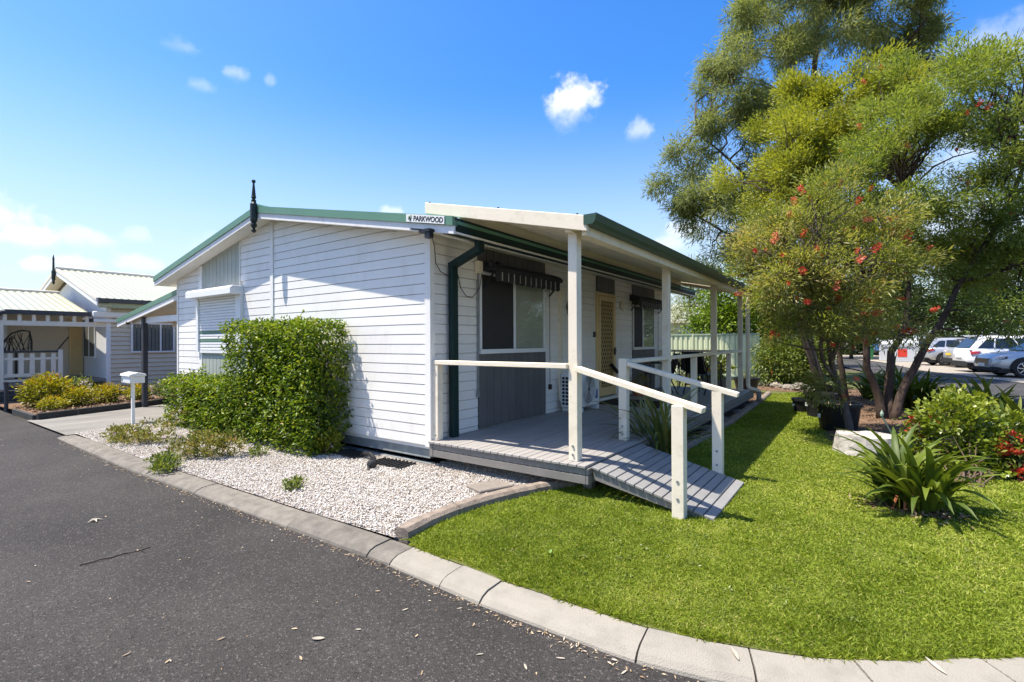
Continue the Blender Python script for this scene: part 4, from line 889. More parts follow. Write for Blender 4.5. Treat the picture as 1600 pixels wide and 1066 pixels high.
def weed(label, ells, n, base_, flowers=0, group='straggly plants in the white gravel', cat='plant', ll=.045, lw=.016, lm='weed_leaf', nst=18):
    t = T('gravel_plant', label, cat, (base_[0], base_[1], 0), group)
    n = int(n*1.7); C, O, rr = ell_sample(ells, n//12, .3); P, D, tn = clumps(C, O, 12, .024, -.5, .5, .7); lw = lw*1.25
    P[:, 2] = np.maximum(P[:, 2], .015)
    leaves('foliage', P, D, RNG.uniform(.7, 1.2, len(P))*ll, lw, lm, t, tint=np.clip(.55*tn+.45*RNG.random(len(P)), 0, 1))
    g = G()
    for k in range(nst//2):
        c = C[k*len(C)*2//nst]; branch(g, (base_[0]+(c[0]-base_[0])*.5+random.uniform(-.06, .06), base_[1]+(c[1]-base_[1])*.5+random.uniform(-.06, .06), 0), c, .006, .003, n=4)
    g.out('stem', 'twig', t, kind='stuff')
    if flowers:
        C2, O2, _ = ell_sample(ells, flowers, .95)
        for c in C2:
            D = rdir(12); D[:, 2] = abs(D[:, 2])*.6; o = leaves('flower_head', np.repeat(np.array([[c[0], c[1], max(c[2], .1)+.02]]), 12, 0), D, .025, .016, 'pink_petal', t, kind=None)
    return t
weed('straggly olive plant with bare twigs spilling over the kerb, behind the letterbox', [(-8.55, 2.5, .1, .5, .22, .13), (-8.2, 2.75, .17, .35, .22, .18), (-7.95, 2.98, .3, .16, .12, .26, .35), (-9.1, 2.55, .08, .3, .15, .09, .5)], 1300, (-8.4, 2.65), 6, nst=36)
weed('straggly olive plant with mauve flowers sprawling over the kerb edge', [(-6.85, 2.55, .11, .28, .18, .13), (-6.6, 2.75, .17, .3, .18, .17), (-6.45, 2.95, .17, .2, .16, .16)], 1300, (-6.65, 2.7), 7, lm='weed_leaf')
weed('dark green tuft growing out over the kerb onto the road', [(-6.35, 2.2, .07, .24, .13, .11)], 420, (-6.3, 2.25), 0, lm='mid_leaf')
weed('flat twiggy creeper with pink flowers below the hedges', [(-7.5, 3.12, .05, .4, .1, .05), (-7.8, 3.15, .08, .2, .1, .07)], 200, (-7.6, 3.15), 6, lm='mid_leaf')
weed('small round bright green bush with one mauve flower beside the black grate', [(-5.5, 3.68, .15, .17, .16, .17)], 700, (-5.5, 3.68), 2, ll=.05, lm='bright_leaf')
weed('tiny tuft alone in the middle of the white gravel', [(-4.46, 2.62, .04, .09, .09, .06)], 130, (-4.46, 2.62), lm='mid_leaf', nst=5)
weed('small seedling at the foot of the tall hedge', [(-6.1, 3.12, .06, .1, .1, .08)], 110, (-6.1, 3.12), lm='mid_leaf', nst=4)
def grate(label, c, yaw):
    t = T('drain_grate', label, 'drain grate', (0, 0, 0), 'black slatted grates in the gravel')
    for k in range(9):
        g = G(); x = -.24+k*.06; g.hexa([(x-.014, -.13, .012), (x+.02, -.13, .02), (x+.02, .13, .02), (x-.014, .13, .012), (x-.014, -.13, .032), (x+.02, -.13, .04), (x+.02, .13, .04), (x-.014, .13, .032)]); g.out('slat', 'grate', t)
    for y in (-.11, .11): g = G(); g.box(-.26, .27, y-.01, y+.01, .002, .018); g.out('bearer', 'grate', t)
    t.location = c; t.rotation_euler = (0, 0, yaw)
grate('black slatted grate in the gravel closer to the deck corner', (-4.42, 3.8, .004), R(4)); grate('black slatted grate in the gravel half hidden by the tall hedge', (-5.22, 3.84, .004), R(-6))
g = G(); g.tube([(-5.0, 3.78, .02), (-4.92, 3.8, .07), (-4.78, 3.78, .085), (-4.66, 3.74, .06), (-4.62, 3.72, .02)], [.012, .028, .03, .028, .012], 8); tag(g.out('hose_end', 'black_plastic'), 'curved piece of black rubber lying between the two grates', 'rubber hose')
t = T('garden_spike_light', 'small black garden spotlight toppled on the gravel', 'garden light', (-4.5, 3.58, 0))
g = G(); g.lathe([(.02, 0), (.045, .01), (.05, .07), (.03, .09)], (-4.5, 3.55, .06), 10, 'x'); g.out('lamp_head', 'black_plastic', t)
g = G(); g.beam((-4.5, 3.55, .06), (-4.4, 3.44, .012), .02, .012); g.beam((-4.48, 3.56, .05), (-4.6, 3.6, .02), .02, .012); g.out('spike', 'black_plastic', t)
g = G(); g.add([], []); g.prism([(-3.10, 3.58), (-2.86, 3.50), (-2.72, 3.83), (-2.96, 3.91)], 'z', .006, .05); tag(g.out('concrete_paver', 'paver', bevel=.008), 'single brown concrete paver on the white gravel near the deck', 'paver')
# letterbox
t = T('letterbox', 'white metal letterbox on a thin white post beside the driveway', 'letterbox', (-10.62, 3.2, 0))
g = G(); g.box(-10.632, -10.588, 3.18, 3.225, -.02, .72); g.out('post', 'window_white', t)
g = G(); g.box(-10.84, -10.41, 3.1, 3.32, .72, .84); box_ = g.out('box', 'window_white', t, bevel=.006)
g = G(); g.prism([(3.08, .842), (3.34, .842), (3.33, .88), (3.21, .91), (3.09, .88)], 'x', -10.86, -10.39); g.out('lid', 'window_white', box_, bevel=.006)
g = G(); g.box(-10.94, -10.845, 3.14, 3.24, .78, .85); g.out('newspaper_tube', 'galvanised', t)
g = G(); g.box(-10.80, -10.77, 3.09, 3.099, .76, .78); g.out('lock', 'green_plastic', t)
# ================================================================== CARPORT beside the house
cp = T('carport', 'green edged lean-to carport roof between the two houses', 'carport', (-12.4, 4.2, 0))
cz = lambda x: 2.50+(x+10.95)*.138
CL = -14.55
g = G(); q = lambda d0, d1: [(CL, cz(CL)+d0), (-10.95, cz(-10.95)+d0), (-10.95, cz(-10.95)+d1), (CL, cz(CL)+d1)]
g.prism(q(-.19, -.085), 'y', 4.08, 4.11); b = g.out('barge_board', 'white_paint', cp)
g = G(); g.prism(q(-.09, .01), 'y', 4.065, 4.13); g.out('barge_cap', 'green_trim', b)
for k in range(9):
    x0 = CL+.04+k*.4; prof = []
    for j in range(2): a = x0+j*.2; prof += [(a, 0), (a+.11, 0), (a+.13, .028), (a+.18, .028)]
    prof.append((x0+.399, 0)); n = len(prof); vs = []
    for y in (4.12, 11): vs += [(x, y, cz(x)-.075+h) for x, h in prof]+[(x, y, cz(x)-.07+h) for x, h in prof]
    o = 2*n; fs = []
    for i in range(n-1): fs += [(i, i+1, o+i+1, o+i), (n+i+1, n+i, o+n+i, o+n+i+1)]
    g = G(); g.add(vs, fs); g.out('roof_sheet', 'sheet_white', cp, fix=False)
for y in (5.2, 7.2, 9.2):
    g = G(); g.prism([(CL+.1, cz(CL)-.16), (-10.97, cz(-10.97)-.16), (-10.97, cz(-10.97)-.08), (CL+.1, cz(CL)-.08)], 'y', y, y+.05); g.out('purlin', 'white_paint', cp)
g = G(); g.box(-13.95, -11.0, 4.2, 4.26, 1.88, 2.01); g.out('beam', 'white_paint', cp)
g = G(); g.box(-13.22, -13.11, 4.15, 4.24, -.05, 2.02); g.out('post', 'n_dark', cp)
g = G(); g.box(-11.36, -11.23, 4.2, 4.3, -.05, 1.88); g.out('post', 'white_paint', cp)
g = G(); g.box(-11.1, -11.02, 4.12, 4.2, -.05, 2.2); g.out('downpipe', 'white_paint', cp)
g = G(); g.lathe([(.03, 0), (.04, .03), (.03, .06)], (-13.9, 4.07, 1.90), 10, 'y'); g.box(-13.93, -13.87, 4.09, 4.13, 1.93, 2.0); g.out('security_camera', 'black_plastic', cp)
# ================================================================== NEIGHBOUR'S HOUSE
nb_ = T('neighbour_house', 'beige and white cottage with a cream corrugated roof and open front porch', 'house', (-19, 4.5, 0))
NX, NY = -17.0, 4.54
g = G(); g.box(NX-5, NX-.02, NY+.02, 13, .1, 2.36); g.out('wall', 'n_beige', nb_)
g = G()
for k in range(17): z = .25+k*.125; g.prism([(NX-.02, z), (NX+.03, z), (NX+.024, z+.02), (NX, z+.11), (NX-.02, z+.11)], 'y', NY+.08, 12.9)
g.out('weatherboard', 'n_beige', nb_, kind='stuff')
g = G(); g.box(NX-.04, NX+.02, NY-.02, NY+.08, .15, 2.4); g.out('corner_trim', 'n_white', nb_)
# street-facing entry wall
g = G(); g.prism([(-24.2, .1), (NX-.02, .1), (NX-.02, 2.4), (-20.6, 3.42), (-24.2, 2.5)], 'y', NY, NY+.06); g.out('entry_wall', 'n_white', nb_)
def nwin(axis, a, b, z0, z1, f, split=None, pan='dark_glass'):
    bx = (lambda g_, u0, u1, w0, w1, q0, q1: g_.box(u0, u1, f-w1, f-w0, q0, q1)) if axis == 'y' else (lambda g_, u0, u1, w0, w1, q0, q1: g_.box(f+w0, f+w1, u0, u1, q0, q1))
    g = G(); t_ = .045
    bx(g, a-t_, a, 0, .03, z0-t_, z1+t_); bx(g, b, b+t_, 0, .03, z0-t_, z1+t_); bx(g, a, b, 0, .03, z1, z1+t_); bx(g, a, b, 0, .04, z0-t_, z0)
    if split: m = a+(b-a)*split; bx(g, m-.02, m+.02, 0, .028, z0, z1)
    w = g.out('window', 'n_white', nb_); g = G(); bx(g, a, b, .002, .01, z0, z1); g.out('pane', pan, w)
    g = G()
    for k in range(int((b-a)/.09)): u = a+.01+k*.09; bx(g, u, u+.075, .0115, .014, z0, z1)
    g.out('vertical_blind', 'blind_dark', w, kind='stuff')
nwin('x', 5.12, 6.12, 1.2, 1.98, NX+.034, .68)
nwin('y', -19.05, -18.0, 1.05, 2.15, NY, .5)
# roofs: back block (gable to the street) and lower front block
NZ = lambda x: 3.78-.285*abs(x+20.6)
def corr(name, x0, x1, y0, y1, zf, per=.16, amp=.012, mat='n_roof', parent=nb_):
    g = G(); n = int((y1-y0)/per*4)
    for i in range(n+1):
        y = y0+(y1-y0)*i/n; h = amp*math.sin(2*math.pi*i/4); g.v += [(x0, y, zf(x0)+h), (x1, y, zf(x1)+h), (x1, y, zf(x1)+h-.03), (x0, y, zf(x0)+h-.03)]
    g.f += [(i*4+j, i*4+(j+1) % 4, (i+1)*4+(j+1) % 4, (i+1)*4+j) for i in range(n) for j in range(4)]+[(0, 1, 2, 3), (n*4+3, n*4+2, n*4+1, n*4)]
    return g.out(name, mat, parent, smooth=False)
BY = 4.22
r1 = corr('roof', -20.58, -16.62, BY+.02, 13.4, NZ); r2 = corr('roof', -24.6, -20.62, BY+.02, 13.4, NZ)
g = G(); g.tube([(-20.6, BY, 3.80), (-20.6, 13.4, 3.80)], .06, 6); g.out('ridge_cap', 'n_grey', r1)
for a, b in ((-20.6, -16.6), (-24.6, -20.6)):
    q = lambda d0, d1: [(a, NZ(a)+d0), (b, NZ(b)+d0), (b, NZ(b)+d1), (a, NZ(a)+d1)]
    g = G(); g.prism(q(-.2, -.06), 'y', BY, BY+.03); bb = g.out('barge_board', 'n_white', nb_)
    g = G(); g.prism(q(-.065, .02), 'y', BY-.015, BY+.05); g.out('barge_cap', 'n_grey', bb)
    g = G(); g.prism(q(-.19, -.17), 'y', BY+.03, NY); g.out('soffit', 'n_beige', bb)
g = G(); g.box(-16.64, -16.52, BY+.03, 13.4, 2.53, 2.64); g.out('gutter', 'n_dark', nb_)
g = G(); g.box(-16.72, -16.645, BY+.05, 13.4, 2.4, 2.52); g.out('fascia', 'fence_dark', nb_)
g = G(); g.lathe([(.005, 3.28), (.035, 3.32), (.03, 3.4), (.05, 3.44), (.05, 3.7), (.03, 3.74), (.025, 4.05), (.03, 4.08), (.005, 4.22)], (-20.6, BY-.05, 0), 8); g.out('finial', 'finial_paint', nb_)
# front block over the porch
NF = lambda x: 2.98-.235*abs(x+20.2)
r3 = corr('roof', -20.18, -17.05, -1.2, BY-.02, NF); r4 = corr('roof', -23.5, -20.22, -1.2, BY-.02, NF)
g = G(); g.tube([(-20.2, -1.2, 3.0), (-20.2, BY, 3.0)], .05, 6); g.out('ridge_cap', 'n_grey', r3)
g = G(); g.box(-17.08, -16.95, 2.55, BY-.02, 2.16, 2.27); g.out('porch_gutter', 'n_dark', nb_)
# curved end of the porch gutter
g = G(); g.tube([(-17.0, 2.62, 2.22), (-17.0, 2.5, 2.2), (-17.0, 2.4, 2.1), (-17.0, 2.36, 1.95)], .06, 8); g.out('gutter_return', 'n_dark', nb_)
g = G(); g.box(-17.08, -17.0, 2.44, NY-.02, 1.88, 2.0); g.out('porch_beam', 'n_grey', nb_)
for k in range(7):
    y = 2.52+k*.26; g = G(); g.box(-17.07, -17.01, y, y+.07, 2.0, 2.17); g.out('porch_baluster', 'n_grey', nb_)
g = G(); g.box(-17.1, -16.98, 2.4, 2.53, .3, 2.0); g.out('porch_post', 'n_grey', nb_)
g = G(); g.box(-17.08, -17.0, 3.53, 3.62, .5, 1.27); g.out('porch_post', 'n_grey', nb_)
g = G(); g.box(-17.08, -17.0, 2.54, 3.53, 1.2, 1.25); g.out('porch_rail', 'n_dark', nb_)
for z0, z1 in ((1.02, 1.08), (.6, .68), (.48, .54)):
    g = G(); g.box(-17.07, -17.02, 2.54, 3.53, z0, z1); g.out('porch_rail', 'n_grey', nb_)
for k in range(5):
    y = 2.6+k*.2; g = G(); g.box(-17.065, -17.025, y, y+.09, .68, 1.02); g.out('porch_slat', 'n_grey', nb_)
    g = G(); g.box(-17.065, -17.025, y, y+.09, 1.08, 1.2); g.out('porch_slat', 'n_grey', nb_)
g = G(); g.box(-20.0, -17.0, -1.2, NY-.01, .38, .46); g.out('porch_floor', 'grey_timber', nb_)
for k in range(3): g = G(); g.box(-17.02, -16.99, -.9, 3.6, .06+k*.11, .16+k*.11); g.out('porch_skirt', 'n_dark', nb_)
g = G(); g.box(-19.2, -19.1, -1.2, NY-.01, .46, 2.4); g.out('porch_back_wall', 'n_beige', nb_)
g = G(); g.box(-17.06, -17.0, -1.2, 2.38, .48, .56); g.box(-17.06, -17.0, -1.2, 2.38, 1.02, 1.08); g.box(-17.06, -17.0, -1.2, 2.38, 1.2, 1.25); g.out('porch_rail', 'n_grey', nb_)
for k in range(16):
    y = -1.1+k*.22; g = G(); g.box(-17.05, -17.01, y, y+.09, .56, 1.02); g.out('porch_slat', 'n_grey', nb_)
g = G(); g.box(-19.09, -18.99, 1.0, 2.9, .46, 2.35); g.out('porch_side_panel', 'n_white', nb_)
# concrete ramp down from the porch along the entry wall, louvred yellow door
g = G(); g.prism([(-18.95, .1), (-16.9, .02), (-16.9, .1), (-18.95, .46)], 'y', 3.66, NY-.012); g.out('entry_ramp', 'grey_timber', nb_)
g = G(); g.box(-19.08, -19.04, 4.2, 4.5, .5, 2.2); dd = g.out('door', 'door_yellow', nb_)
g = G()
for k in range(26): z = .56+k*.062; g.prism([(-19.04, z), (-19.02, z-.01), (-19.02, z+.03), (-19.04, z+.04)], 'y', 4.24, 4.46)
g.out('louvre', 'door_yellow', dd, kind='stuff')
g = G(); g.tube([(-18.9, 4.15, 1.62), (-18.6, 3.75, 1.1), (-18.55, 3.7, .5)], .018, 6); g.out('ramp_rail', 'n_dark', nb_)
# porch awning blind rolled up beside the gutter
g = G(); g.box(-17.02, -16.85, BY, 5.1, 2.14, 2.3); g.box(-17.0, -16.9, BY+.02, 5.05, 2.0, 2.1); g.out('rolled_blind', 'n_white', nb_, bevel=.02)
# porch things
t = T('wicker_chair', 'black wicker egg chair frame standing on the neighbouring porch', 'chair', (-18.2, 3.0, .46))
g = G(); out = [(-18.2, 2.62, 1.25), (-18.2, 2.72, 1.5), (-18.2, 2.86, 1.7), (-18.2, 3.05, 1.78), (-18.2, 3.2, 1.76), (-18.2, 3.24, 1.5), (-18.2, 3.24, 1.22)]; g.tube(out, .022, 6); g.out('frame', 'black_metal', t)
g = G()
for k in range(26):
    a = random.uniform(2.66, 3.2); b2 = a+random.uniform(-.2, .2); top_ = lambda y: 1.3+.46*math.sin(min(1, max(0, (y-2.6)/.64))*1.9)
    g.tube([(-18.19, a, 1.24), (-18.17, (a+b2)/2+random.uniform(-.05, .05), 1.45), (-18.2, min(3.22, max(2.7, b2)), min(1.72, top_(b2)))], .007, 4)
g.out('weave', 'black_metal', t, kind='stuff')
g = G(); g.lathe([(.3, 0), (.3, .03), (.03, .04), (.03, .7), (.001, .75)], (-18.25, 2.95, .46), 12); g.out('stand', 'black_metal', t)
g = G(); g.lathe([(.01, -.02), (.13, 0), (.15, .02), (.13, .04), (.01, .06)], (-17.05, 2.34, 1.72), 14, 'x'); tag(g.out('porch_ornament', 'purple'), 'round dark purple ornament hanging by the porch post', 'ornament')
g = G(); g.lathe([(.16, 0), (.2, .2), (.17, .36), (.1, .4)], (-15.6, 1.75, -.04), 10); tag(g.out('garden_urn', 'teal'), 'dark teal planter standing by the kerb at the edge of the photo', 'planter')
g = G(); g.tube([(-15.05, 2.28, -.1), (-15.05, 2.28, .56)], .035, 8); g.tube([(-15.05, 2.28, .55), (-15.05, 2.28, .6)], .045, 8); tag(g.out('bollard', 'n_dark'), 'thin dark bollard light at the corner of the shrub bed', 'bollard')
# shrub bed in front of the neighbour
sheet('shrub_bed', [(-15.6, 2.3), (-12.85, 2.42), (-13.65, 4.8), (-14.6, 7.5), (-16.9, 7.5), (-16.9, 2.3)], .02, 'mulch_base')
Q = scatter([(-15.3, 2.4), (-12.95, 2.5), (-13.75, 4.8), (-16, 5)], 1800); D = rdir(1800); D[:, 2] *= .3
leaves('bed_litter', np.c_[Q, np.full(1800, .03)], D, RNG.uniform(.03, .09, 1800), .03, 'mulch_chip')
sl = [((-12.66, 2.33), (-12.86, 2.95)), ((-12.87, 2.97), (-13.2, 3.95)), ((-13.205, 3.97), (-13.62, 5.1)), ((-13.66, 5.12), (-14.4, 7.4))]
for i, (a, b) in enumerate(sl):
    g = G(); g.beam((a[0], a[1], .035), (b[0], b[1], .035), .07, .15); tag(g.out('sleeper', 'sleeper', bevel=.008), 'dark timber sleeper edging the shrub bed by the driveway, '+['nearest the road', 'second from the road', 'in front of the carport post', 'furthest under the carport'][i], 'sleeper', 'sleepers edging the shrub bed')
g = G(); g.beam((-12.7, 2.3, .02), (-14.3, 2.28, .02), .06, .12); tag(g.out('sleeper', 'sleeper', bevel=.008), 'short dark timber edging parallel to the road at the shrub bed corner', 'sleeper', 'sleepers edging the shrub bed')
def shrub(label, c, rad, n, lm, ll=.07, lw=.03, name='shrub', group=None, cat='shrub', fl=None):
    t = T(name, label, cat, (c[0], c[1], 0), group)
    C, O, rr = ell_sample([(c[0], c[1], c[2], *rad)], n//8, .45); P, D, tn = clumps(C, O, 8, .06, -.15, .6, .6); P[:, 2] = np.maximum(P[:, 2], .02)
    leaves('foliage', P, D, RNG.uniform(.7, 1.3, len(P))*ll, RNG.uniform(.8, 1.2, len(P))*lw, lm, t, tint=np.clip(.45*tn+.4*RNG.random(len(P))+.25*(P[:, 2]-c[2])/rad[2], 0, 1))
    g = G()
    for k in range(10): branch(g, (c[0]+random.uniform(-.08, .08), c[1]+random.uniform(-.08, .08), 0), C[k], .014, .005)
    g.out('stem', 'twig', t, kind='stuff')
    if fl:
        C2, O2, _ = ell_sample([(c[0], c[1], c[2], *rad)], fl[1], .97); D = rdir(fl[1]*6); leaves('blossom', np.repeat(C2, 6, 0), D, .05, .03, fl[0], t)
    return t
G2 = 'garden shrubs before the neighbouring porch'
shrub('large round yellow green shrub at the left end of the bed below the porch', (-15.0, 2.9, .36), (.42, .38, .36), 2100, 'golden_leaf', group=G2, ll=.09, lw=.04)
shrub('low yellow shrub in front of the large round one', (-14.2, 2.85, .13), (.32, .2, .13), 700, 'golden_leaf', group=G2)
shrub('shrub with pale pink blossoms behind the golden ones', (-15.2, 3.5, .3), (.35, .28, .3), 700, 'mid_leaf', group=G2, fl=('pink_petal', 40))
shrub('golden shrub with orange tips beside the pale blossoms', (-14.5, 3.33, .2), (.27, .23, .2), 1000, 'golden_leaf', group=G2)
shrub('dense golden round shrub in the middle of the bed', (-14.7, 3.9, .21), (.29, .25, .21), 1200, 'golden_leaf', group=G2)
shrub('smaller golden shrub behind the letterbox', (-14.8, 4.55, .19), (.26, .24, .19), 800, 'golden_leaf', group=G2)
shrub('grey green shrub with white specks near the carport post', (-14.3, 5.1, .25), (.5, .4, .26), 1000, 'mid_leaf', group=G2, fl=('pink_petal', 30))
strap_plant('clivia_plant', 'dark strap leaved clump beside the carport under the house end', 'plant', (-13.4, 5.3, .02), 46, .75, .06, 'strap_leaf', up=.6)
g = G(); g.tube([(-15.6, 6.1, 0), (-15.75, 6.15, .95)], .03, 6); tag(g.out('garden_stake', 'black_plastic'), 'thin black stake leaning against the beige weatherboards', 'stake')
# ================================================================== FENCE, FAR HOUSE
fen = T('metal_fence', 'pale green ribbed metal fence behind the deck and the red flowers', 'fence', (-6.5, 20.3, 0))
FH = 1.70
for k in range(12):
    x1 = -3.14-k*.79; x0 = x1-.785; m = 4; w = (x1-x0)/m; prof = []
    for j in range(m): a = x0+j*w; prof += [(a, 0), (a+w*.22, 0), (a+w*.36, .034), (a+w*.86, .034)]
    prof.append((x1, 0)); n = len(prof)
    vs = [(x, 20.3-h, .04) for x, h in prof]+[(x, 20.3-h, FH-.03) for x, h in prof]+[(x, 20.306-h, .04) for x, h in prof]+[(x, 20.306-h, FH-.03) for x, h in prof]
    fs = []
    for i in range(n-1): fs += [(i, i+1, n+i+1, n+i), (2*n+i+1, 2*n+i, 3*n+i, 3*n+i+1)]
    g = G(); g.add(vs, fs); g.out('fence_sheet', 'fence_green', fen, fix=False)
for z0, z1 in ((FH-.05, FH+.01), (.03, .09)):
    g = G(); g.box(-12.6, -3.12, 20.245, 20.33, z0, z1); g.out('fence_rail', 'fence_dark', fen)
for x in (-3.12, -5.5, -7.87, -10.24):
    g = G(); g.box(x-.025, x+.025, 20.24, 20.335, -.02, FH+.02); g.out('fence_post', 'fence_green', fen)
def simple_house(label, x0, x1, y0, y1, h, rh, mats=('n_white', 'n_roof')):
    t = T('distant_house', label, 'house', ((x0+x1)/2, (y0+y1)/2, 0))
    g = G(); g.box(x0, x1, y0, y1, -.1, h); g.out('wall', mats[0], t)
    ym = (y0+y1)/2
    for a, b in ((y0-.5, ym), (y1+.5, ym)):
        g = G(); g.prism([(a, h-.1), (b, h+rh), (b, h+rh+.12), (a, h+.02)], 'x', x0-.5, x1+.5); g.out('roof', mats[1], t)
    g = G(); g.box(x0-.5, x1+.5, y0-.6, y0-.5, h-.14, h+.02); g.out('gutter', 'n_grey', t)
    for k in range(3):
        xa = x0+(x1-x0)*(.2+.28*k); g = G(); g.box(xa-.65, xa+.65, y0-.04, y0-.005, 1.1, 2.15); w = g.out('window', 'n_white', t); g = G(); g.box(xa-.58, xa+.58, y0-.06, y0-.041, 1.17, 2.08); g.out('pane', 'dark_glass', w)
    return t
simple_house('white house with a pale roof seen over the green fence', -17.5, -9.4, 33, 41, 2.75, 1.3)
# ================================================================== TREES
def bez(pts, n=14):
    """smooth polyline through points"""
    P = [Vector(p) for p in pts]; out = []
    for i in range(len(P)-1):
        p0 = P[max(i-1, 0)]; p1 = P[i]; p2 = P[i+1]; p3 = P[min(i+2, len(P)-1)]; m = max(2, n//(len(P)-1))
        for k in range(m):
            t = k/m; out.append(.5*((2*p1)+(-p0+p2)*t+(2*p0-5*p1+4*p2-p3)*t*t+(-p0+3*p1-3*p2+p3)*t**3))
    out.append(P[-1]); return out
def tree(name, label, cat, basep, stems, ells, nc, per, cr, lm, ll, lw, bark='bark', droop=.1, outw=.6, rnd=.7, squash=.7, lo=.45, nbr=60, flowers=0, fl=.1, group=None, fold=.2, tintb=0., twig_r=.012, fells=None, fmat='petal', bend=.0, limbs=70, lr=.4):
    t = T(name, label, cat, basep, group); skel = []
    for st, r0, r1 in stems:
        pts = bez(st); g = G(); n = len(pts); rs = [r0+(r1-r0)*(i/(n-1))**.8 for i in range(n)]; rs = [x*.85 for x in rs]; rs[0] *= 1.35
        pts = [p+Vector((random.uniform(-1, 1), random.uniform(-1, 1), 0))*rs[i]*.22 for i, p in enumerate(pts)]
        g.tube(pts, rs, 10); g.out('trunk', bark, t, smooth=True); skel += pts[n//3:]
    LC, LO, rr = ell_sample(ells, limbs, lo); kk = RNG.integers(0, limbs, nc); ld_ = rdir(nc); ld_[:, 2] = ld_[:, 2]*.75+.1
    C = LC[kk]+ld_*(lr*(.35+.65*RNG.random(nc)**.5))[:, None]*RNG.uniform(.6, 1.25, limbs)[kk][:, None]; C += LO[kk]*(lr*.35*RNG.random(nc))[:, None]; O = norm(ld_+LO[kk]*.7)
    S_ = np.array([tuple(p) for p in skel])
    g = G()
    for i in range(min(nbr, nc)):
        d = np.linalg.norm(S_-C[i], axis=1)+.5*np.maximum(0, S_[:, 2]-C[i, 2]); a = S_[int(np.argmin(d))]
        pts = branch(g, a, C[i], twig_r*2.2, twig_r*.5, .05, .1, 6)
        for q in range(3):
            b = pts[3+q % 3]; branch(g, b, b+Vector(rdir(1)[0])*cr*2.2+Vector(O[i])*cr, twig_r*.5, twig_r*.2, n=3)
    g.out('branches', bark, t, kind='stuff')
    P, D, tn = clumps(C, O, per, cr, droop, outw, rnd, squash)
    P[:, 2] = np.maximum(P[:, 2], .06)
    lt_ = np.repeat(RNG.random(limbs)[kk], per)
    tint = np.clip(.3*tn+.3*lt_+.36*RNG.random(len(P))+tintb, 0, 1)
    leaves('crown', P, D, RNG.uniform(.65, 1.3, len(P))*ll, RNG.uniform(.8, 1.25, len(P))*lw, lm, t, tint=tint, fold=fold, bend=bend)
    if flowers:
        C2, O2, r2 = ell_sample(fells or ells, flowers, .8); prs = []
        for k in range(4):   # bottlebrush spike: bristles standing off a short rachis
            m = 90; s = RNG.random(m); a = RNG.random(m)*6.283; D = np.c_[np.cos(a), np.sin(a), .35*np.ones(m)]; Pp = np.c_[.006*np.cos(a), .006*np.sin(a), s*fl]
            ob = leaves('flower_spike', Pp, D, fl*.33, fl*.07, fmat, None, tint=np.full(m, .15+.22*k)*RNG.uniform(.6, 1.3, m), kind=None, fold=0); prs.append(ob.data); bpy.data.objects.remove(ob)
        for k in range(flowers):
            o = bpy.data.objects.new('flower_spike', prs[k % 4]); link(o, t); o.location = Vector(C2[k]+O2[k]*cr*.6)-OFF[t.name]; q = Vector(O2[k]+np.array([0, 0, .5])).to_track_quat('Z', 'Y'); o.rotation_mode = 'QUATERNION'; o.rotation_quaternion = q; s = random.uniform(.75, 1.3); o.scale = (s, s, s)
    return t
def E_(px, py, dep, rx, ry, rz=None, w=1.):
    c = PX(px, py, dep); k = dep/FPX; return (c.x, c.y, c.z, rx*k, (rz if rz else rx)*k, ry*k, w)
def SP(lst): return [PX(*p) for p in lst]
# leaning bottlebrush in front
b0 = PZ(1330, 686)
tree('bottlebrush_tree', 'red flowering bottlebrush with a leaning trunk beside the white stump and black tubs', 'tree', (b0.x, b0.y, 0),
     [([(b0.x, b0.y, -.05)]+SP([(1322, 640, 7.25), (1305, 590, 7.3), (1296, 540, 7.3), (1290, 470, 7.35)]), .075, .03),
      (SP([(1305, 592, 7.3), (1285, 560, 7.2), (1282, 500, 7.0), (1262, 430, 6.8)]), .04, .018),
      (SP([(1300, 560, 7.3), (1322, 500, 7.5), (1345, 430, 7.5)]), .04, .016)],
     [E_(1290, 410, 7.2, 105, 105), E_(1225, 430, 7.0, 62, 70), E_(1360, 450, 7.3, 75, 90), E_(1290, 500, 7.1, 70, 55, None, .6), E_(1300, 330, 7.3, 80, 45), E_(1195, 385, 7.2, 36, 40), E_(1400, 480, 7.4, 55, 45, None, .7), E_(1315, 560, 7.2, 42, 55, None, .5), E_(1175, 440, 7.2, 16, 26, None, .4)],
     700, 56, .085, 'bottle_leaf', .078, .016, limbs=80, lr=.25, outw=.75, rnd=.6, nbr=150, flowers=120, fl=.11, lo=.5, twig_r=.008, droop=-.05)
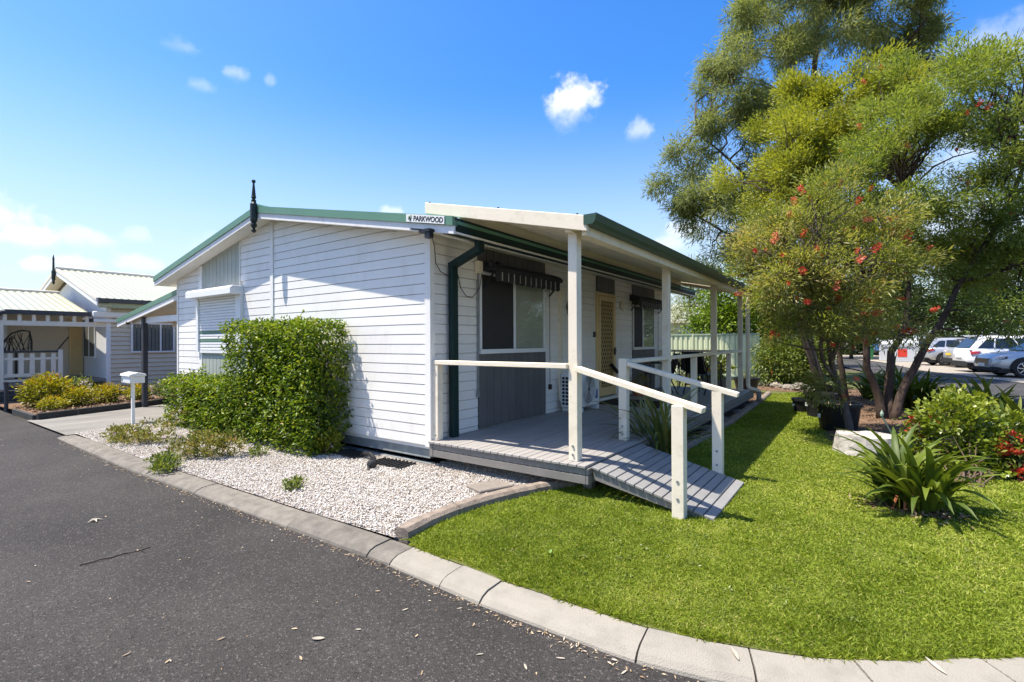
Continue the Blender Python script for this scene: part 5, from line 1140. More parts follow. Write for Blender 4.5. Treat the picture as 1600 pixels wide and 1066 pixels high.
# big multi-stemmed bottlebrush behind it
b1 = PZ(1385, 655)
tree('bottlebrush_tree', 'big spreading multi-stemmed tree with few red flowers before the parked cars', 'tree', (b1.x, b1.y, 0),
     [([(b1.x-.06, b1.y, -.05)]+SP([(1372, 615, 8.9), (1355, 575, 8.9), (1352, 520, 8.9), (1340, 440, 8.9), (1330, 340, 9.0)]), .1, .04),
      ([(b1.x+.02, b1.y+.08, -.05)]+SP([(1390, 600, 9.0), (1393, 550, 9.05), (1415, 510, 9.1), (1420, 420, 9.2), (1410, 300, 9.3)]), .1, .04),
      ([(b1.x+.1, b1.y-.02, -.05)]+SP([(1408, 620, 8.8), (1425, 580, 8.8), (1450, 535, 8.75), (1478, 490, 8.7), (1500, 440, 8.7), (1560, 350, 8.7), (1600, 260, 8.7)]), .095, .04),
      (SP([(1500, 440, 8.7), (1560, 425, 8.5), (1640, 400, 8.3)]), .045, .02),
      ([(b1.x-.55, b1.y+.2, -.05)]+SP([(1318, 600, 9.2), (1312, 540, 9.2), (1318, 470, 9.2), (1300, 400, 9.3)]), .08, .03)],
     [E_(1400, 290, 9.0, 120, 110), E_(1500, 230, 9.0, 110, 110), E_(1560, 330, 8.8, 110, 90, None, .8), E_(1440, 170, 9.3, 110, 80), E_(1350, 380, 9.2, 90, 70, None, .6), E_(1570, 460, 8.3, 60, 60, None, .9), E_(1650, 300, 9.0, 110, 150, None, .7), E_(1650, 460, 8.4, 60, 60, None, .6), E_(1530, 150, 9.2, 70, 50), E_(1490, 350, 9.3, 90, 60, None, .7), E_(1450, 420, 9.4, 70, 55, None, .6), E_(1590, 230, 9.0, 70, 90, None, .7)],
     1400, 80, .105, 'olive_leaf', .085, .0185, limbs=145, lr=.36, bark='bark_dark', outw=.7, rnd=.65, nbr=150, flowers=75, fl=.1, lo=.55, twig_r=.01, droop=-.05)
# lime green tree behind
b2 = Vector((-.6, 13.2, 0))
tree('lime_tree', 'bright lime green rounded tree standing behind the red flowering one', 'tree', (b2.x, b2.y, 0),
     [([(b2.x, b2.y, -.05)]+SP([(1262, 520, 11.4), (1265, 440, 11.4), (1280, 330, 11.4), (1300, 200, 11.4)]), .14, .04), ([(b2.x-.05, b2.y, -.05)]+SP([(1240, 480, 11.3), (1220, 400, 11.2), (1215, 300, 11.2)]), .1, .03)],
     [E_(1295, 165, 11.4, 85, 50), E_(1240, 230, 11.3, 72, 60), E_(1350, 200, 11.6, 90, 80, None, .7), E_(1200, 290, 11.1, 60, 55), E_(1290, 280, 11.2, 90, 70), E_(1180, 350, 11.1, 45, 55), E_(1220, 400, 11.3, 60, 50, None, .6), E_(1365, 140, 11.6, 45, 30)],
     900, 105, .12, 'lime_leaf', .08, .03, limbs=80, lr=.38, outw=.8, rnd=.55, nbr=60, lo=.6, droop=-.2)
# tall dull green casuarina
b3 = PZ(1268, 588)
tree('casuarina_tree', 'tallest tree, dull grey green and wispy, rising behind all the others', 'tree', (b3.x, b3.y, 0),
     [([(b3.x, b3.y, -.05)]+SP([(1266, 520, 18.5), (1262, 400, 18.5), (1262, 250, 18.5), (1275, 80, 18.5), (1290, -60, 18.5)]), .28, .07),
      (SP([(1264, 420, 18.5), (1210, 330, 18.3), (1140, 250, 18.2), (1090, 210, 18)]), .1, .03), (SP([(1266, 300, 18.5), (1340, 180, 18.7), (1420, 90, 18.8), (1470, 50, 18.9)]), .11, .03), (SP([(1264, 460, 18.5), (1190, 400, 18.3), (1110, 350, 18.1), (1060, 320, 18)]), .09, .025)],
     [E_(1240, 30, 18.5, 120, 70), E_(1340, 0, 18.6, 110, 70), E_(1440, 70, 18.9, 55, 42), E_(1470, 20, 18.9, 40, 26, None, .7), E_(1170, 130, 18.2, 70, 75), E_(1135, 220, 18.2, 58, 60), E_(1080, 280, 18, 55, 45), E_(1120, 330, 18.1, 75, 50, None, .9), E_(1240, 180, 18.6, 110, 90, None, .6), E_(1150, 400, 18.2, 70, 50, None, .7), E_(1060, 325, 18, 36, 26), E_(1140, 60, 18.4, 45, 35, None, .6), E_(1400, 30, 18.9, 40, 45, None, .7), E_(1230, 330, 18.6, 90, 100, None, .4), E_(1290, -60, 18.5, 140, 50)],
     1250, 84, .17, 'casuarina', .26, .03, limbs=190, lr=.5, bark='bark', outw=.45, rnd=.65, droop=.35, squash=.9, nbr=140, lo=.35, twig_r=.02)
# trees and bushes beyond
BG = 'trees along the back of the park'
def bgtree(label, px, pyb, dep, ells, nc, per, lm='dark_leaf', ll=.2, lw=.1, cr=.4, name='evergreen_tree', r=.16, lo=.5, nbr=25, droop=.05):
    b = PX(px, pyb, dep); b.z = 0
    top_ = max(e[2] for e in ells)
    return tree(name, label, 'tree', (b.x, b.y, 0), [([b-Vector((0, 0, .1)), b+Vector((.15, 0, top_*.35)), b+Vector((-.1, .1, top_*.7)), b+Vector((0, 0, top_))], r, r*.25)], ells, nc, per, cr*.7, lm, ll, lw, bark='bark_dark', nbr=nbr, lo=lo, group=BG, droop=droop, twig_r=.018, limbs=28, lr=cr*2.2)
bgtree('glossy green leafy tree over the fence between the last two veranda posts', 1145, 560, 25, [E_(1135, 480, 25, 48, 45), E_(1110, 500, 25, 35, 30), E_(1175, 500, 25.5, 40, 45)], 170, 46, 'hedge_leaf', .2, .1)
bgtree('thin grey green tree seen between veranda posts above the fence', 1080, 560, 29, [E_(1085, 480, 29, 20, 42), E_(1070, 500, 29, 26, 26), E_(1110, 440, 29, 35, 22)], 90, 50, 'casuarina', .4, .03, name='she_oak_tree', droop=.3)
bgtree('dark tree behind the shrub at the fence end', 1215, 560, 27, [E_(1215, 480, 27, 60, 60), E_(1180, 500, 27, 40, 50), E_(1255, 470, 28, 50, 60)], 200, 46)
bgtree('dark spreading tree behind the red bottlebrush trunks', 1330, 545, 40, [E_(1330, 470, 40, 80, 60), E_(1280, 490, 40, 60, 50), E_(1390, 480, 40, 55, 55)], 260, 46, ll=.28, lw=.14, cr=.6)
bgtree('dense dark tree above the silver wagon', 1470, 545, 42, [E_(1460, 455, 42, 60, 70), E_(1430, 490, 42, 50, 40), E_(1505, 470, 42, 45, 60)], 280, 46, ll=.28, lw=.14, cr=.6)
bgtree('dense dark tree above the white car', 1560, 545, 34, [E_(1555, 440, 34, 70, 85), E_(1600, 480, 34, 60, 55), E_(1510, 490, 35, 50, 42)], 300, 46, ll=.24, lw=.12, cr=.5)
bgtree('dark tree at the right edge of the photo behind the cars', 1680, 540, 32, [E_(1680, 420, 32, 90, 110), E_(1640, 490, 32, 50, 50)], 280, 46, ll=.24, lw=.12, cr=.5)
bgtree('sunlit mid green tree glimpsed above the bins', 1400, 545, 52, [E_(1400, 490, 52, 50, 35), E_(1350, 500, 52, 50, 30)], 160, 46, 'mid_leaf', ll=.3, lw=.15, cr=.6)
# belt of far bushes closing the view
C, O, rr = ell_sample([(x, y, 2.0, 4.5, 2.5, 2.6) for x, y in ((-34, 52), (-28, 55), (-21, 57), (-15, 60), (-9, 62), (-3, 66), (4, 66), (11, 62), (17, 55), (20, 47), (22, 39), (23, 31), (24, 24))], 900, .55)
P, D, tn = clumps(C, O, 40, .6); P[:, 2] = np.maximum(P[:, 2], 0); leaves('far_treeline', P, D, RNG.uniform(.3, .6, len(P)), .26, 'dark_leaf', tint=.6*tn+.4*RNG.random(len(P)), kind='stuff')
# big garden shrub at the fence end with things showing above it
c = PZ(1235, 600); k_ = c.length
t = T('garden_shrub', 'large green garden shrub at the end of the fence behind the rocks', 'shrub', (c.x, c.y, 0))
ells = [E_(1232, 565, 15.2, 42, 36), E_(1205, 570, 15.4, 26, 34), E_(1265, 575, 15, 26, 30), E_(1225, 545, 15.4, 36, 20, None, .7), E_(1275, 550, 14.6, 22, 26, None, .5)]
C, O, rr = ell_sample(ells, 420, .5); P, D, tn = clumps(C, O, 22, .12, .1, .6, .6); P[:, 2] = np.maximum(P[:, 2], .03)
leaves('foliage', P, D, RNG.uniform(.08, .14, len(P)), .045, 'mid_leaf', t, tint=np.clip(.5*tn+.5*RNG.random(len(P)), 0, 1))
g = G()
for i in range(14): branch(g, (c.x+random.uniform(-.3, .3), c.y+.3+random.uniform(-.2, .2), 0), C[i], .02, .006)
g.out('stem', 'twig', t, kind='stuff')
q = PX(1206, 532, 16.2); g = G(); g.lathe([(.01, -.22), (.06, -.2), (.11, -.05), (.1, .02), (.13, .06), (.11, .14), (.05, .18), (.01, .2)], tuple(q), 10); g.lathe([(.03, -1.2), (.03, -.21)], tuple(q), 6); tag(g.out('garden_ornament', 'orange'), 'orange red garden ornament on a stick showing above the shrub by the fence', 'ornament')
q = PX(1258, 547, 15.2); g = G(); g.lathe([(.005, -.1), (.07, -.07), (.1, 0), (.07, .07), (.005, .1)], tuple(q), 12); g.lathe([(.015, -1.1), (.015, -.09)], tuple(q), 6); tag(g.out('garden_globe', 'car_blue', smooth=True), 'small shiny blue ball on a stick above the garden shrub', 'garden ornament')
t = T('picket_fence', 'white picket fence glimpsed through leaves behind the garden shrub', 'fence', tuple(PZ(1235, 575, 0)))
o_ = PZ(1235, 575, 0)
for k in range(9):
    g = G(); x = o_.x-.9+k*.22; g.prism([(x, -.02), (x+.13, -.02), (x+.13, 1.65), (x+.065, 1.75), (x, 1.65)], 'y', o_.y, o_.y+.025); g.out('picket', 'n_white', t)
for z in (.4, 1.3): g = G(); g.box(o_.x-1, o_.x+1.2, o_.y+.026, o_.y+.06, z, z+.08); g.out('fence_rail', 'n_white', t)
# rocks along the bed
for i, (px, py, r) in enumerate([(1195, 604, .16), (1212, 606, .2), (1231, 609, .17), (1249, 611, .27), (1271, 613, .2), (1224, 601, .12), (1180, 601, .12)]):
    p = PZ(px, py); bm = bmesh.new(); bmesh.ops.create_icosphere(bm, subdivisions=2, radius=r)
    for v in bm.verts:
        n_ = Vector(v.co).normalized(); v.co *= 1+.25*math.sin(n_.x*5+i*2)*math.cos(n_.y*4+i)+random.uniform(-.07, .07); v.co.z = v.co.z*.62
    me = bpy.data.meshes.new('rock'); bm.to_mesh(me); bm.free(); me.materials.append(MAT['stone']); o = bpy.data.objects.new('rock', me); link(o); o.location = (p.x, p.y+.1, r*.25)
    tag(o, ['small rock at the left of the row before the shrub', 'tall grey rock left of centre in the row', 'pale angular rock in the middle of the row', 'widest flat rock in the row before the shrub', 'rock at the right end of the row beside the black tubs', 'small rock behind the pale angular rock', 'small dark rock next to the black planter tub'][i], 'rock', 'rocks edging the bed at the end of the lawn')
# black tubs by the trees
def tub(label, px, py, r, h, fill=True):
    p = PZ(px, py); t = T('plastic_tub', label, 'plant pot', (p.x, p.y+r*.8, 0), 'black plastic tubs beside the trees'); c = (p.x, p.y+r*.8, 0)
    g = G(); g.lathe([(r*.8, -.01), (r*.97, h-.05), (r*1.05, h-.05), (r*1.05, h), (r*.95, h), (r*.9, h-.06), (.001, h-.07)], c, 20); g.out('pot', 'black_plastic', t)
    if fill:
        m = 160; a = RNG.random(m)*6.283; rr_ = r*.9*np.sqrt(RNG.random(m)); P = np.c_[c[0]+rr_*np.cos(a), c[1]+rr_*np.sin(a), np.full(m, h-.05)]; D = rdir(m); D[:, 2] = abs(D[:, 2])*.5
        leaves('dry_leaves', P, D, .07, .02, 'litter', t)
    g = G(); g.box(c[0]-r*.8-.02, c[0]-r*.8+.02, c[1]-r*.62, c[1]-r*.6, h*.45, h*.6); g.out('sticker', 'plate_white', t)
tub('smallest black tub, left of the group on the lawn', 1254, 645, .2, .27, False)
tub('tall black tub in the middle of the group', 1281, 653, .27, .44, False)
tub('black tub standing at the back of the group', 1298, 640, .26, .46, False)
tub('wide black tub full of dry leaves against the leaning trunk', 1309, 675, .31, .43)
# white-washed stump
p = PZ(1362, 716); t = T('tree_stump', 'low white painted tree stump at the lawn edge behind the strap leaved plant', 'tree stump', (p.x, p.y+.2, 0)); pr = []
g = G(); nn = 22; vs = []
for z, s in ((-.02, 1.08), (.06, 1.03), (.16, 1.0), (.245, .97)):
    for k in range(nn):
        a = 2*math.pi*k/nn; r_ = .34*(1+.06*math.sin(3*a)+.04*math.sin(7*a+z*8))*s; vs.append((p.x+r_*1.1*math.cos(a), p.y+.22+r_*.8*math.sin(a), z+.012*math.sin(5*a)))
g.add(vs, [(i*nn+k, i*nn+(k+1) % nn, (i+1)*nn+(k+1) % nn, (i+1)*nn+k) for i in range(3) for k in range(nn)]+[tuple(3*nn+k for k in range(nn))]); g.out('trunk', 'whitewash', t)
# strap-leaved plants and round-leaved bush at the right of the lawn
p = PZ(1432, 806); ag = strap_plant('agapanthus', 'big strap leaved clump on the lawn in front of the round leaved bush', 'plant', (p.x-.02, p.y+.2, 0), 150, .68, .05, 'strap_leaf', up=.8, spread=.17, tints=(.25, .95), var=10)
g = G(); a = PX(1400, 690, 4.9); g.tube([Vector((p.x-.05, p.y+.25, .1)), Vector(((p.x+a.x)/2-.02, (p.y+a.y)/2, .4)), a, PX(1379, 652, 4.9)], .007, 6); fs_ = g.out('flower_stalk', 'fence_dark', ag)
q = PX(1378, 648, 4.9); g = G(); g.lathe([(.002, -.03), (.014, -.01), (.016, .01), (.003, .045)], tuple(q), 8); g.out('flower_bud', 'fence_dark', ag)
for k in range(3):
    g = G(); a = random.uniform(-2.8, -.6); x = p.x+.12*math.cos(a); y = p.y+.2+.12*math.sin(a); g.tube([(x, y, .16+.1*random.random()), (x+.05*math.cos(a), y+.05*math.sin(a), .12), (x+.09*math.cos(a), y+.09*math.sin(a), .02)], [.012, .014, .004], 5); g.out('withered_leaf', 'terracotta', ag)
Q = np.c_[p.x+RNG.normal(size=500)*.16, p.y+.12+RNG.normal(size=500)*.1]; D = rdir(500); D[:, 2] *= .3
leaves('bed_debris', np.c_[Q, np.full(500, .012)], D, .05, .02, 'mulch_chip')
p2 = PZ(1522, 770); t = T('round_leaved_bush', 'bush with glossy round yellow green leaves beside the strap leaved clump', 'shrub', (p2.x, p2.y+.3, 0))
ells = [E_(1500, 690, 5.35, 62, 55, 50), E_(1545, 720, 5.4, 48, 50, 45), E_(1480, 650, 5.4, 45, 28, 36), E_(1500, 628, 5.5, 26, 20, 22), E_(1560, 680, 5.6, 38, 35, 35), E_(1525, 755, 5.2, 50, 35, 40)]
C, O, rr = ell_sample(ells, 430, .5); C[:, 2] = np.maximum(C[:, 2], .08)
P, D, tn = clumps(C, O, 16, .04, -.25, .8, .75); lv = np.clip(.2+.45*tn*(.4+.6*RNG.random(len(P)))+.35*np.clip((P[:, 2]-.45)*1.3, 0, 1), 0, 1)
leaves('foliage', P, D, RNG.uniform(.045, .078, len(P)), RNG.uniform(.03, .048, len(P)), 'bright_leaf', t, tint=lv, fold=.18, wpos=.6)
g = G()
for i in range(22): branch(g, (p2.x+random.uniform(-.12, .12), p2.y+.3+random.uniform(-.1, .1), 0), C[i]*.8+np.array([p2.x, p2.y+.3, .1])*.2, .009, .003)
g.out('stem', 'twig', t, kind='stuff')
pf = PX(1570, 690, 5.9)
flowering('kalanchoe_plant', 'plant with clustered red flowers behind the round leaved bush', [E_(1594, 712, 5.0, 26, 34), E_(1602, 748, 4.95, 22, 24)], 600, .07, .03, 'mid_leaf', 60, .055, cat='flowering plant')
flowering('kalanchoe_plant', 'small red flower clump between the strap leaves and the bush', [E_(1440, 668, 5.6, 20, 16), E_(1470, 668, 5.6, 14, 14)], 160, .07, .03, 'mid_leaf', 18, .05)
for lab, px, py, n, L_, w_ in (('dark strap leaved clump behind the multi-stemmed tree by the road', 1420, 640, 130, .95, .06), ('second dark strap leaved clump left of the stems near the road', 1365, 625, 70, .85, .06), ('strap leaved clump at the road edge beyond the round leaved bush', 1545, 660, 70, .8, .06), ('pale strap leaved clump at the right edge of the photo', 1595, 690, 60, .72, .055)):
    p = PZ(px, py); strap_plant('agapanthus', lab, 'plant', (p.x, p.y+.2, 0), n, L_, w_, 'strap_leaf', up=.9, spread=.3 if n > 100 else .2, group='strap leaved clumps by the road', tints=(.05, .6) if py < 650 else (.2, .95))
# ================================================================== CARS
def loft(g, rings):
    n = len(rings[0]); b = len(g.v)
    for r in rings: g.v += r
    m = len(rings); g.f += [(b+i*n+k, b+i*n+(k+1) % n, b+(i+1)*n+(k+1) % n, b+(i+1)*n+k) for i in range(m-1) for k in range(n)]
    g.f += [tuple(b+k for k in range(n-1, -1, -1)), tuple(b+(m-1)*n+k for k in range(n))]
def car(label, paint, loc, yaw, plate='plate_white', h=1.58, lamp='lamp_red', clad=True, tail=-2.18, cat='car'):
    t = T('parked_car', label, cat, (0, 0, 0), 'cars parked on the far side of the road')
    st = [(-2.26, .68, .42, .86), (-2.2, .82, .36, .97), (-1.9, .89, .28, 1.04), (-1.0, .915, .24, 1.03), (0, .92, .24, 1.0), (1.0, .915, .24, .99), (1.55, .90, .26, .96), (1.95, .87, .3, .90), (2.18, .80, .33, .80), (2.27, .66, .38, .66)]
    rings = []
    for x, hw, zb, z1 in st:
        half = [(.0, zb), (hw*.86, zb), (hw*.97, zb+.08), (hw, zb+.35*(z1-zb)), (hw*.985, zb+.62*(z1-zb)), (hw*.955, z1-.09), (hw*.88, z1-.015), (hw*.6, z1+.012), (0, z1+.022)]
        rings.append([(x, y, z) for y, z in half]+[(x, -y, z) for y, z in half[-2:0:-1]])
    g = G(); loft(g, rings); body = g.out('body', paint, t, smooth=True)
    b = [(1.18, .80, .985), (tail, .78, 1.0)]; tp = [(.28, .60, h-.05), (-1.72, .58, h-.04)]
    g = G(); rr_ = []
    for (xb, yb, zb), (xt, yt, zt_) in zip(b, tp): pass
    cab = lambda u, v, s: (lambda B, T_: tuple(B[i]+(T_[i]-B[i])*v for i in range(3)))(tuple(b[0][i]+(b[1][i]-b[0][i])*u for i in range(3)), tuple(tp[0][i]+(tp[1][i]-tp[0][i])*u for i in range(3)))
    def sd(u, v, s, o=0): x, y, z = cab(u, v, s); bulge = .035*math.sin(math.pi*min(1, max(0, u))); return (x, s*(y+bulge+o), z)
    us = [0, .2, .5, .8, 1]
    rings = []
    for u in us:
        rings.append([sd(u, 0, 1), sd(u, .5, 1), sd(u, .93, 1), (cab(u, 1, 1)[0], sd(u, 1, 1)[1]*.9, cab(u, 1, 1)[2]+.03+.02*math.sin(math.pi*u)), (cab(u, 1, 1)[0], 0, cab(u, 1, 1)[2]+.055+.025*math.sin(math.pi*u)), (cab(u, 1, 1)[0], -sd(u, 1, 1)[1]*.9, cab(u, 1, 1)[2]+.03+.02*math.sin(math.pi*u)), sd(u, .93, -1), sd(u, .5, -1), sd(u, 0, -1)])
    loft(g, rings); g.out('roof', paint, t, smooth=False)
    for s in (-1, 1):
        for u0, u1, vt in ((.11, .46, .88), (.48, .74, .88), (.76, .93, .8)):
            g = G(); n = 4; vs = []
            for k in range(n+1):
                u = u0+(u1-u0)*k/n
                vs += [sd(u, .12, s, .006), sd(u+(.06*(1-k/n) if u0 < .2 else 0)-(.05*k/n if u1 > .9 else 0), vt, s, .006)]
            g.add(vs, [(2*k, 2*k+2, 2*k+3, 2*k+1) for k in range(n)]); g.out('side_window', 'car_glass', t, fix=False)
        g = G(); g.beam(sd(.22, .3, s, .1)[:2]+(1.03,), sd(.16, .3, s, .14)[:2]+(1.06,), .2, .12); g.out('wing_mirror', paint, t, bevel=.03)
        g = G(); g.tube([(.1, s*.52, h+.0), (.0, s*.53, h+.06), (-1.4, s*.52, h+.065), (-1.55, s*.5, h+.01)], .018, 6); g.out('roof_rail', 'lamp_black', t)
        hl = G(); hl.hexa([(1.98, s*.56, .70), (2.24, s*.5, .64), (2.1, s*.80, .66), (1.86, s*.885, .72), (1.98, s*.56, .82), (2.21, s*.5, .75), (2.08, s*.80, .76), (1.84, s*.882, .81)]); hl.out('headlight', 'lamp_black', t)
        hl = G(); hl.hexa([(2.07, s*.62, .715), (2.2, s*.55, .70), (2.1, s*.815, .70), (1.92, s*.885, .75), (2.07, s*.62, .745), (2.21, s*.55, .73), (2.105, s*.815, .73), (1.915, s*.885, .77)]); hl.out('headlamp_strip', 'lamp_clear', t)
        tl = G(); tl.hexa([(-2.25, s*.46, .80), (-2.0, s*.46, .80), (-1.9, s*.9, .84), (-2.14, s*.86, .80), (-2.22, s*.46, .92), (-2.0, s*.46, .92), (-1.82, s*.89, .95), (-2.14, s*.85, .95)]); tl.out('tail_light', lamp, t)
        for xw in (-1.36, 1.36):
            g = G(); a_ = [math.pi*k/12 for k in range(13)]; po = [(xw+.43*math.cos(a), .36+.43*math.sin(a)) for a in a_]+[(xw-.36, .3), (xw+.36, .3)]
            g.prism(po, 'y', s*.70, s*.932); g.out('wheel_arch', 'rubber' if clad else 'dark_inside', t)
            w_ = T('x', None, None); bpy.data.objects.remove(w_)
            g = G(); c = (xw, s*.84, .35); g.lathe([(.22, -.1), (.33, -.105), (.35, -.07), (.35, .07), (.33, .105), (.22, .1)], c, 22, 'y'); wh = g.out('wheel', 'rubber', t)
            g = G(); f0 = s*.945
            for k in range(7):
                a = k*2*math.pi/7; ca, sa = math.cos(a), math.sin(a); g.beam((xw+.03*ca, f0, .35+.03*sa), (xw+.235*math.cos(a+.14), f0, .35+.235*math.sin(a+.14)), .03, .035, up=(0, 1, 0))
            g.lathe([(.05, -.012), (.05, .012)], (xw, f0, .35), 10, 'y'); g.tube([(xw+.235*math.cos(2*math.pi*k/20), f0, .35+.235*math.sin(2*math.pi*k/20)) for k in range(21)], .012, 5); g.out('rim', 'alloy', wh)
    for nm, P0, P1, v0, v1, mt in (('windscreen', (1.18, .74, 1.0), (.30, .56, h-.03), .06, .93, 'car_glass'), ('rear_window', (tail-.002, .70, 1.02), (-1.735, .54, h-.05), .12, .88, 'car_glass')):
        L_ = lambda v, s: (P0[0]+(P1[0]-P0[0])*v+(.012 if nm == 'windscreen' else -.012), s*(P0[1]+(P1[1]-P0[1])*v), P0[2]+(P1[2]-P0[2])*v+.012)
        g = G(); g.add([L_(v0, 1), L_(v0, -1), L_(v1, -1), L_(v1, 1)], [(0, 1, 2, 3)]); g.out(nm, mt, t, fix=False)
    g = G(); g.prism([(-.78, .25), (.78, .25), (.84, .44), (.6, .50), (-.6, .50), (-.84, .44)], 'x', -2.275, -2.0); g.out('rear_bumper', 'rubber', t, bevel=.02)
    g = G(); g.prism([(-.78, .25), (.78, .25), (.82, .40), (-.82, .40)], 'x', 2.0, 2.27); g.out('front_bumper', 'rubber', t, bevel=.02)
    g = G(); g.prism([(-.42, .48), (.42, .48), (.52, .72), (-.52, .72)], 'x', 2.18, 2.285); g.out('radiator_grille', 'lamp_black', t)
    g = G(); g.box(-2.3, -2.26, -.26, .26, .64, .75); g.out('number_plate', plate, t)
    g = G(); g.box(2.285, 2.3, -.26, .26, .42, .53); g.out('number_plate', plate, t)
    g = G(); g.box(-1.85, -1.6, -.56, .56, h-.02, h+.02); g.out('spoiler', paint, t, bevel=.01)
    g = G(); g.box(-2.1, 2.1, -.84, .84, .18, .3); g.out('underbody', 'rubber', t)
    t.location = loc; t.rotation_euler = (0, 0, yaw); return t
ax_ = R(13)   # bays run square to the angled road
def carat(label, px, py, dep, paint, rear, **k):
    p = PX(px, py, dep); yaw = ax_ + (0 if rear else math.pi); v = Vector((math.cos(ax_), math.sin(ax_), 0)); c = Vector((p.x, p.y, -.03))+v*2.27
    return car(label, paint, c, yaw, **k)
carat('silver SUV facing the road at the right edge of the photo', 1534, 560, 19.6, 'car_silver', False, h=1.60)
carat('white SUV with its tail to the road next to the silver one', 1498, 560, 22.6, 'car_white', True, h=1.62)
carat('silver car with a yellow number plate half hidden between two others', 1482, 560, 26.2, 'car_silver', True, plate='yellow_plate', h=1.5)
carat('silver station wagon with red tail lights next to the grey bins', 1436, 560, 28.6, 'car_silver', True, h=1.55, clad=False)
carat('dark car behind the silver wagon', 1420, 556, 33.5, 'car_dark', True, h=1.5)
carat('red car far back behind the bins', 1390, 554, 42, 'car_red', True, h=1.45)
carat('blue car at the far end of the row', 1365, 552, 47, 'car_blue', True, h=1.45)
p = PX(1585, 540, 26); c_ = car('dark blue wagon behind the silver SUV with roof rails', 'car_dark', (p.x+2.2, p.y+1, -.03), ax_+math.pi, h=1.72)
def cbin(label, px, py, dep, w, hgt, mat, red=True):
    p = PX(px, py, dep); t = T('charity_bin', label, 'bin', (p.x, p.y, 0), 'collection bins by the road'); x, y = p.x, p.y
    g = G(); g.prism([(y-w/2, -.03), (y+w/2, -.03), (y+w/2, hgt*.8), (y+w*.3, hgt), (y-w*.3, hgt), (y-w/2, hgt*.8)], 'x', x, x+w); g.out('body', mat, t, bevel=.02)
    if red: g = G(); g.box(x+.1*w, x+.5*w, y-w/2-.012, y-w/2-.002, hgt*.2, hgt*.55); g.box(x-.012, x-.002, y-w*.1, y+w*.3, hgt*.25, hgt*.55); g.out('red_panel', 'red_plastic', t)
    g = G(); g.box(x+.15*w, x+.85*w, y-w/2-.05, y-w/2-.003, hgt*.66, hgt*.76); g.box(x-.05, x-.003, y-w*.35, y+w*.35, hgt*.66, hgt*.76); g.out('chute', 'bin_grey', t)
cbin('grey collection bin with a red square panel beside the silver wagon', 1398, 560, 33.5, 1.25, 1.5, 'bin_grey'); cbin('pale grey collection bin left of the one with the red panel', 1374, 560, 35.5, 1.2, 1.45, 'bin_grey', False)
p = PX(1358, 560, 37); t = T('wheelie_bin', 'green wheelie bin behind the tree stems by the collection bins', 'bin', (p.x, p.y, 0)); g = G(); g.hexa([(p.x-.24, p.y-.26, .03), (p.x+.24, p.y-.26, .03), (p.x+.24, p.y+.26, .03), (p.x-.24, p.y+.26, .03), (p.x-.3, p.y-.34, .95), (p.x+.3, p.y-.34, .95), (p.x+.3, p.y+.34, .95), (p.x-.3, p.y+.34, .95)]); g.out('body', 'green_plastic', t)
g = G(); g.box(p.x-.32, p.x+.32, p.y-.38, p.y+.38, .952, 1.02); g.out('lid', 'green_plastic', t, bevel=.02)
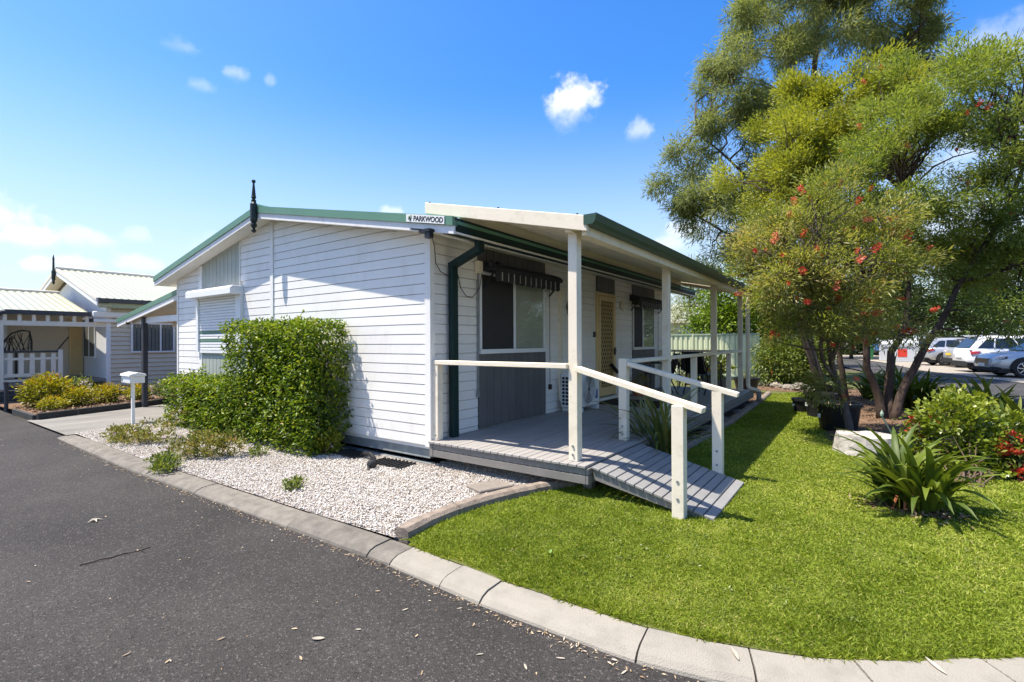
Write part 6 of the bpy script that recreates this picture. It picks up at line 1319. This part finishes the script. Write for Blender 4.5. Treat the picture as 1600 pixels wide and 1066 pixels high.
# ================================================================== LITTER
m = 1000; s = RNG.random(m)**.8*(s_of_x(.9)-.5)+.4; P = np.empty((m, 3))
for i in range(m):
    q, d = along(KB, KS, s[i]); nr = Vector((d.y, -d.x)); o = .245+abs(RNG.normal())*.035; P[i] = (q.x+nr.x*o, q.y+nr.y*o, -.047+.008*RNG.random())
D = rdir(m); D[:, 2] *= .12; leaves('leaf_litter', P, D, RNG.uniform(.008, .034, m), RNG.uniform(.003, .008, m), 'litter', fold=.4)
m = 220; Q = np.c_[RNG.uniform(-12, 1, m), 2.2-np.abs(RNG.normal(size=m))*.9]; D = rdir(m); D[:, 2] *= .1
leaves('road_specks', np.c_[Q, np.full(m, -.046)], D, RNG.uniform(.008, .028, m), RNG.uniform(.004, .008, m), 'litter', fold=.3)
def fallen(px, py, z, L_, w_, mat='leaf_pale', label=None, name='fallen_leaf', yaw=None):
    p = PZ(px, py, z); yaw = random.uniform(0, 6.28) if yaw is None else yaw; n = 6; vs = []; c0 = random.uniform(.1, .35)
    for i in range(n+1):
        s = i/n; x = (s-.5)*L_; w = w_*math.sin(math.pi*min(1, s*.96+.02))**.8*.5+.0006; zc = L_*c0*(s-.5)**2; vs += [(x, -w, zc+w*.5), (x, 0, zc), (x, w, zc+w*.5)]
    g = G(); g.add(vs, [(i*3+j, i*3+j+1, i*3+j+4, i*3+j+3) for i in range(n) for j in (0, 1)]); o = g.out(name, mat, fix=False, smooth=True); o.location = (p.x, p.y, z+.004); o.rotation_euler = (random.uniform(-.1, .1), random.uniform(-.1, .1), yaw)
    return tag(o, label or 'small dry curled leaf lying on the dark asphalt', 'leaf', 'dry leaves fallen on the road')
for px, py in [(640, 907), (633, 954), (718, 952), (740, 978), (651, 995), (813, 978), (750, 1024), (821, 1044), (876, 1030), (901, 1010), (975, 1052), (659, 1053), (500, 1000), (460, 984), (265, 1034), (198, 1024), (262, 1035), (45, 910), (215, 861), (165, 808), (285, 785), (375, 800), (425, 846), (300, 770), (520, 860), (470, 1030), (560, 985), (705, 905), (590, 925), (345, 1000)]:
    fallen(px, py, -.05, random.uniform(.022, .042), random.uniform(.006, .010), random.choice(['leaf_pale', 'leaf_dry']))
fallen(767, 941, -.05, .085, .024, 'leaf_pale', 'long pale curled bark strip against the kerb where it is chipped', yaw=-.4)
fallen(1148, 1023, .004, .085, .018, 'leaf_pale', 'long dry gum leaf lying across the pale kerb', yaw=-1.0); fallen(1462, 1043, .004, .1, .018, 'leaf_pale', 'long dry gum leaf on the kerb near the right edge', yaw=-.9)
fallen(497, 1000, -.05, .06, .022, 'leaf_pale', 'broad pale leaf on the asphalt near the bottom edge', yaw=.8)
fallen(860, 863, .03, .06, .022, 'leaf_green', 'single broad green leaf lying on the lawn', yaw=2.0)
p = PZ(148, 815, -.05); g = G()
for a in (0, 1.2, 2.5, 3.7, 5.0): g.add([(p.x, p.y, -.03), (p.x+.02*math.cos(a-.5), p.y+.02*math.sin(a-.5), -.028), (p.x+.058*math.cos(a), p.y+.058*math.sin(a), -.042), (p.x+.02*math.cos(a+.5), p.y+.02*math.sin(a+.5), -.028)], [(0, 1, 2, 3)])
tag(g.out('star_leaf', 'leaf_pale', fix=False), 'pale star shaped dead leaf alone on the road', 'leaf')
a, b = PZ(125, 883, -.044), PZ(235, 855, -.044); g = G(); br = branch(g, a, b, .004, .003, 0, .02, 8)
for i in (3, 5, 6): branch(g, br[i], br[i]+Vector((random.uniform(.0, .14), random.uniform(-.06, .06), .01)), .003, .001, n=3)
tag(g.out('fallen_twig', 'bark_dark'), 'long thin dark twig lying on the road', 'twig')
# whole-mesh objects keep their material density; nothing below changes camera or light
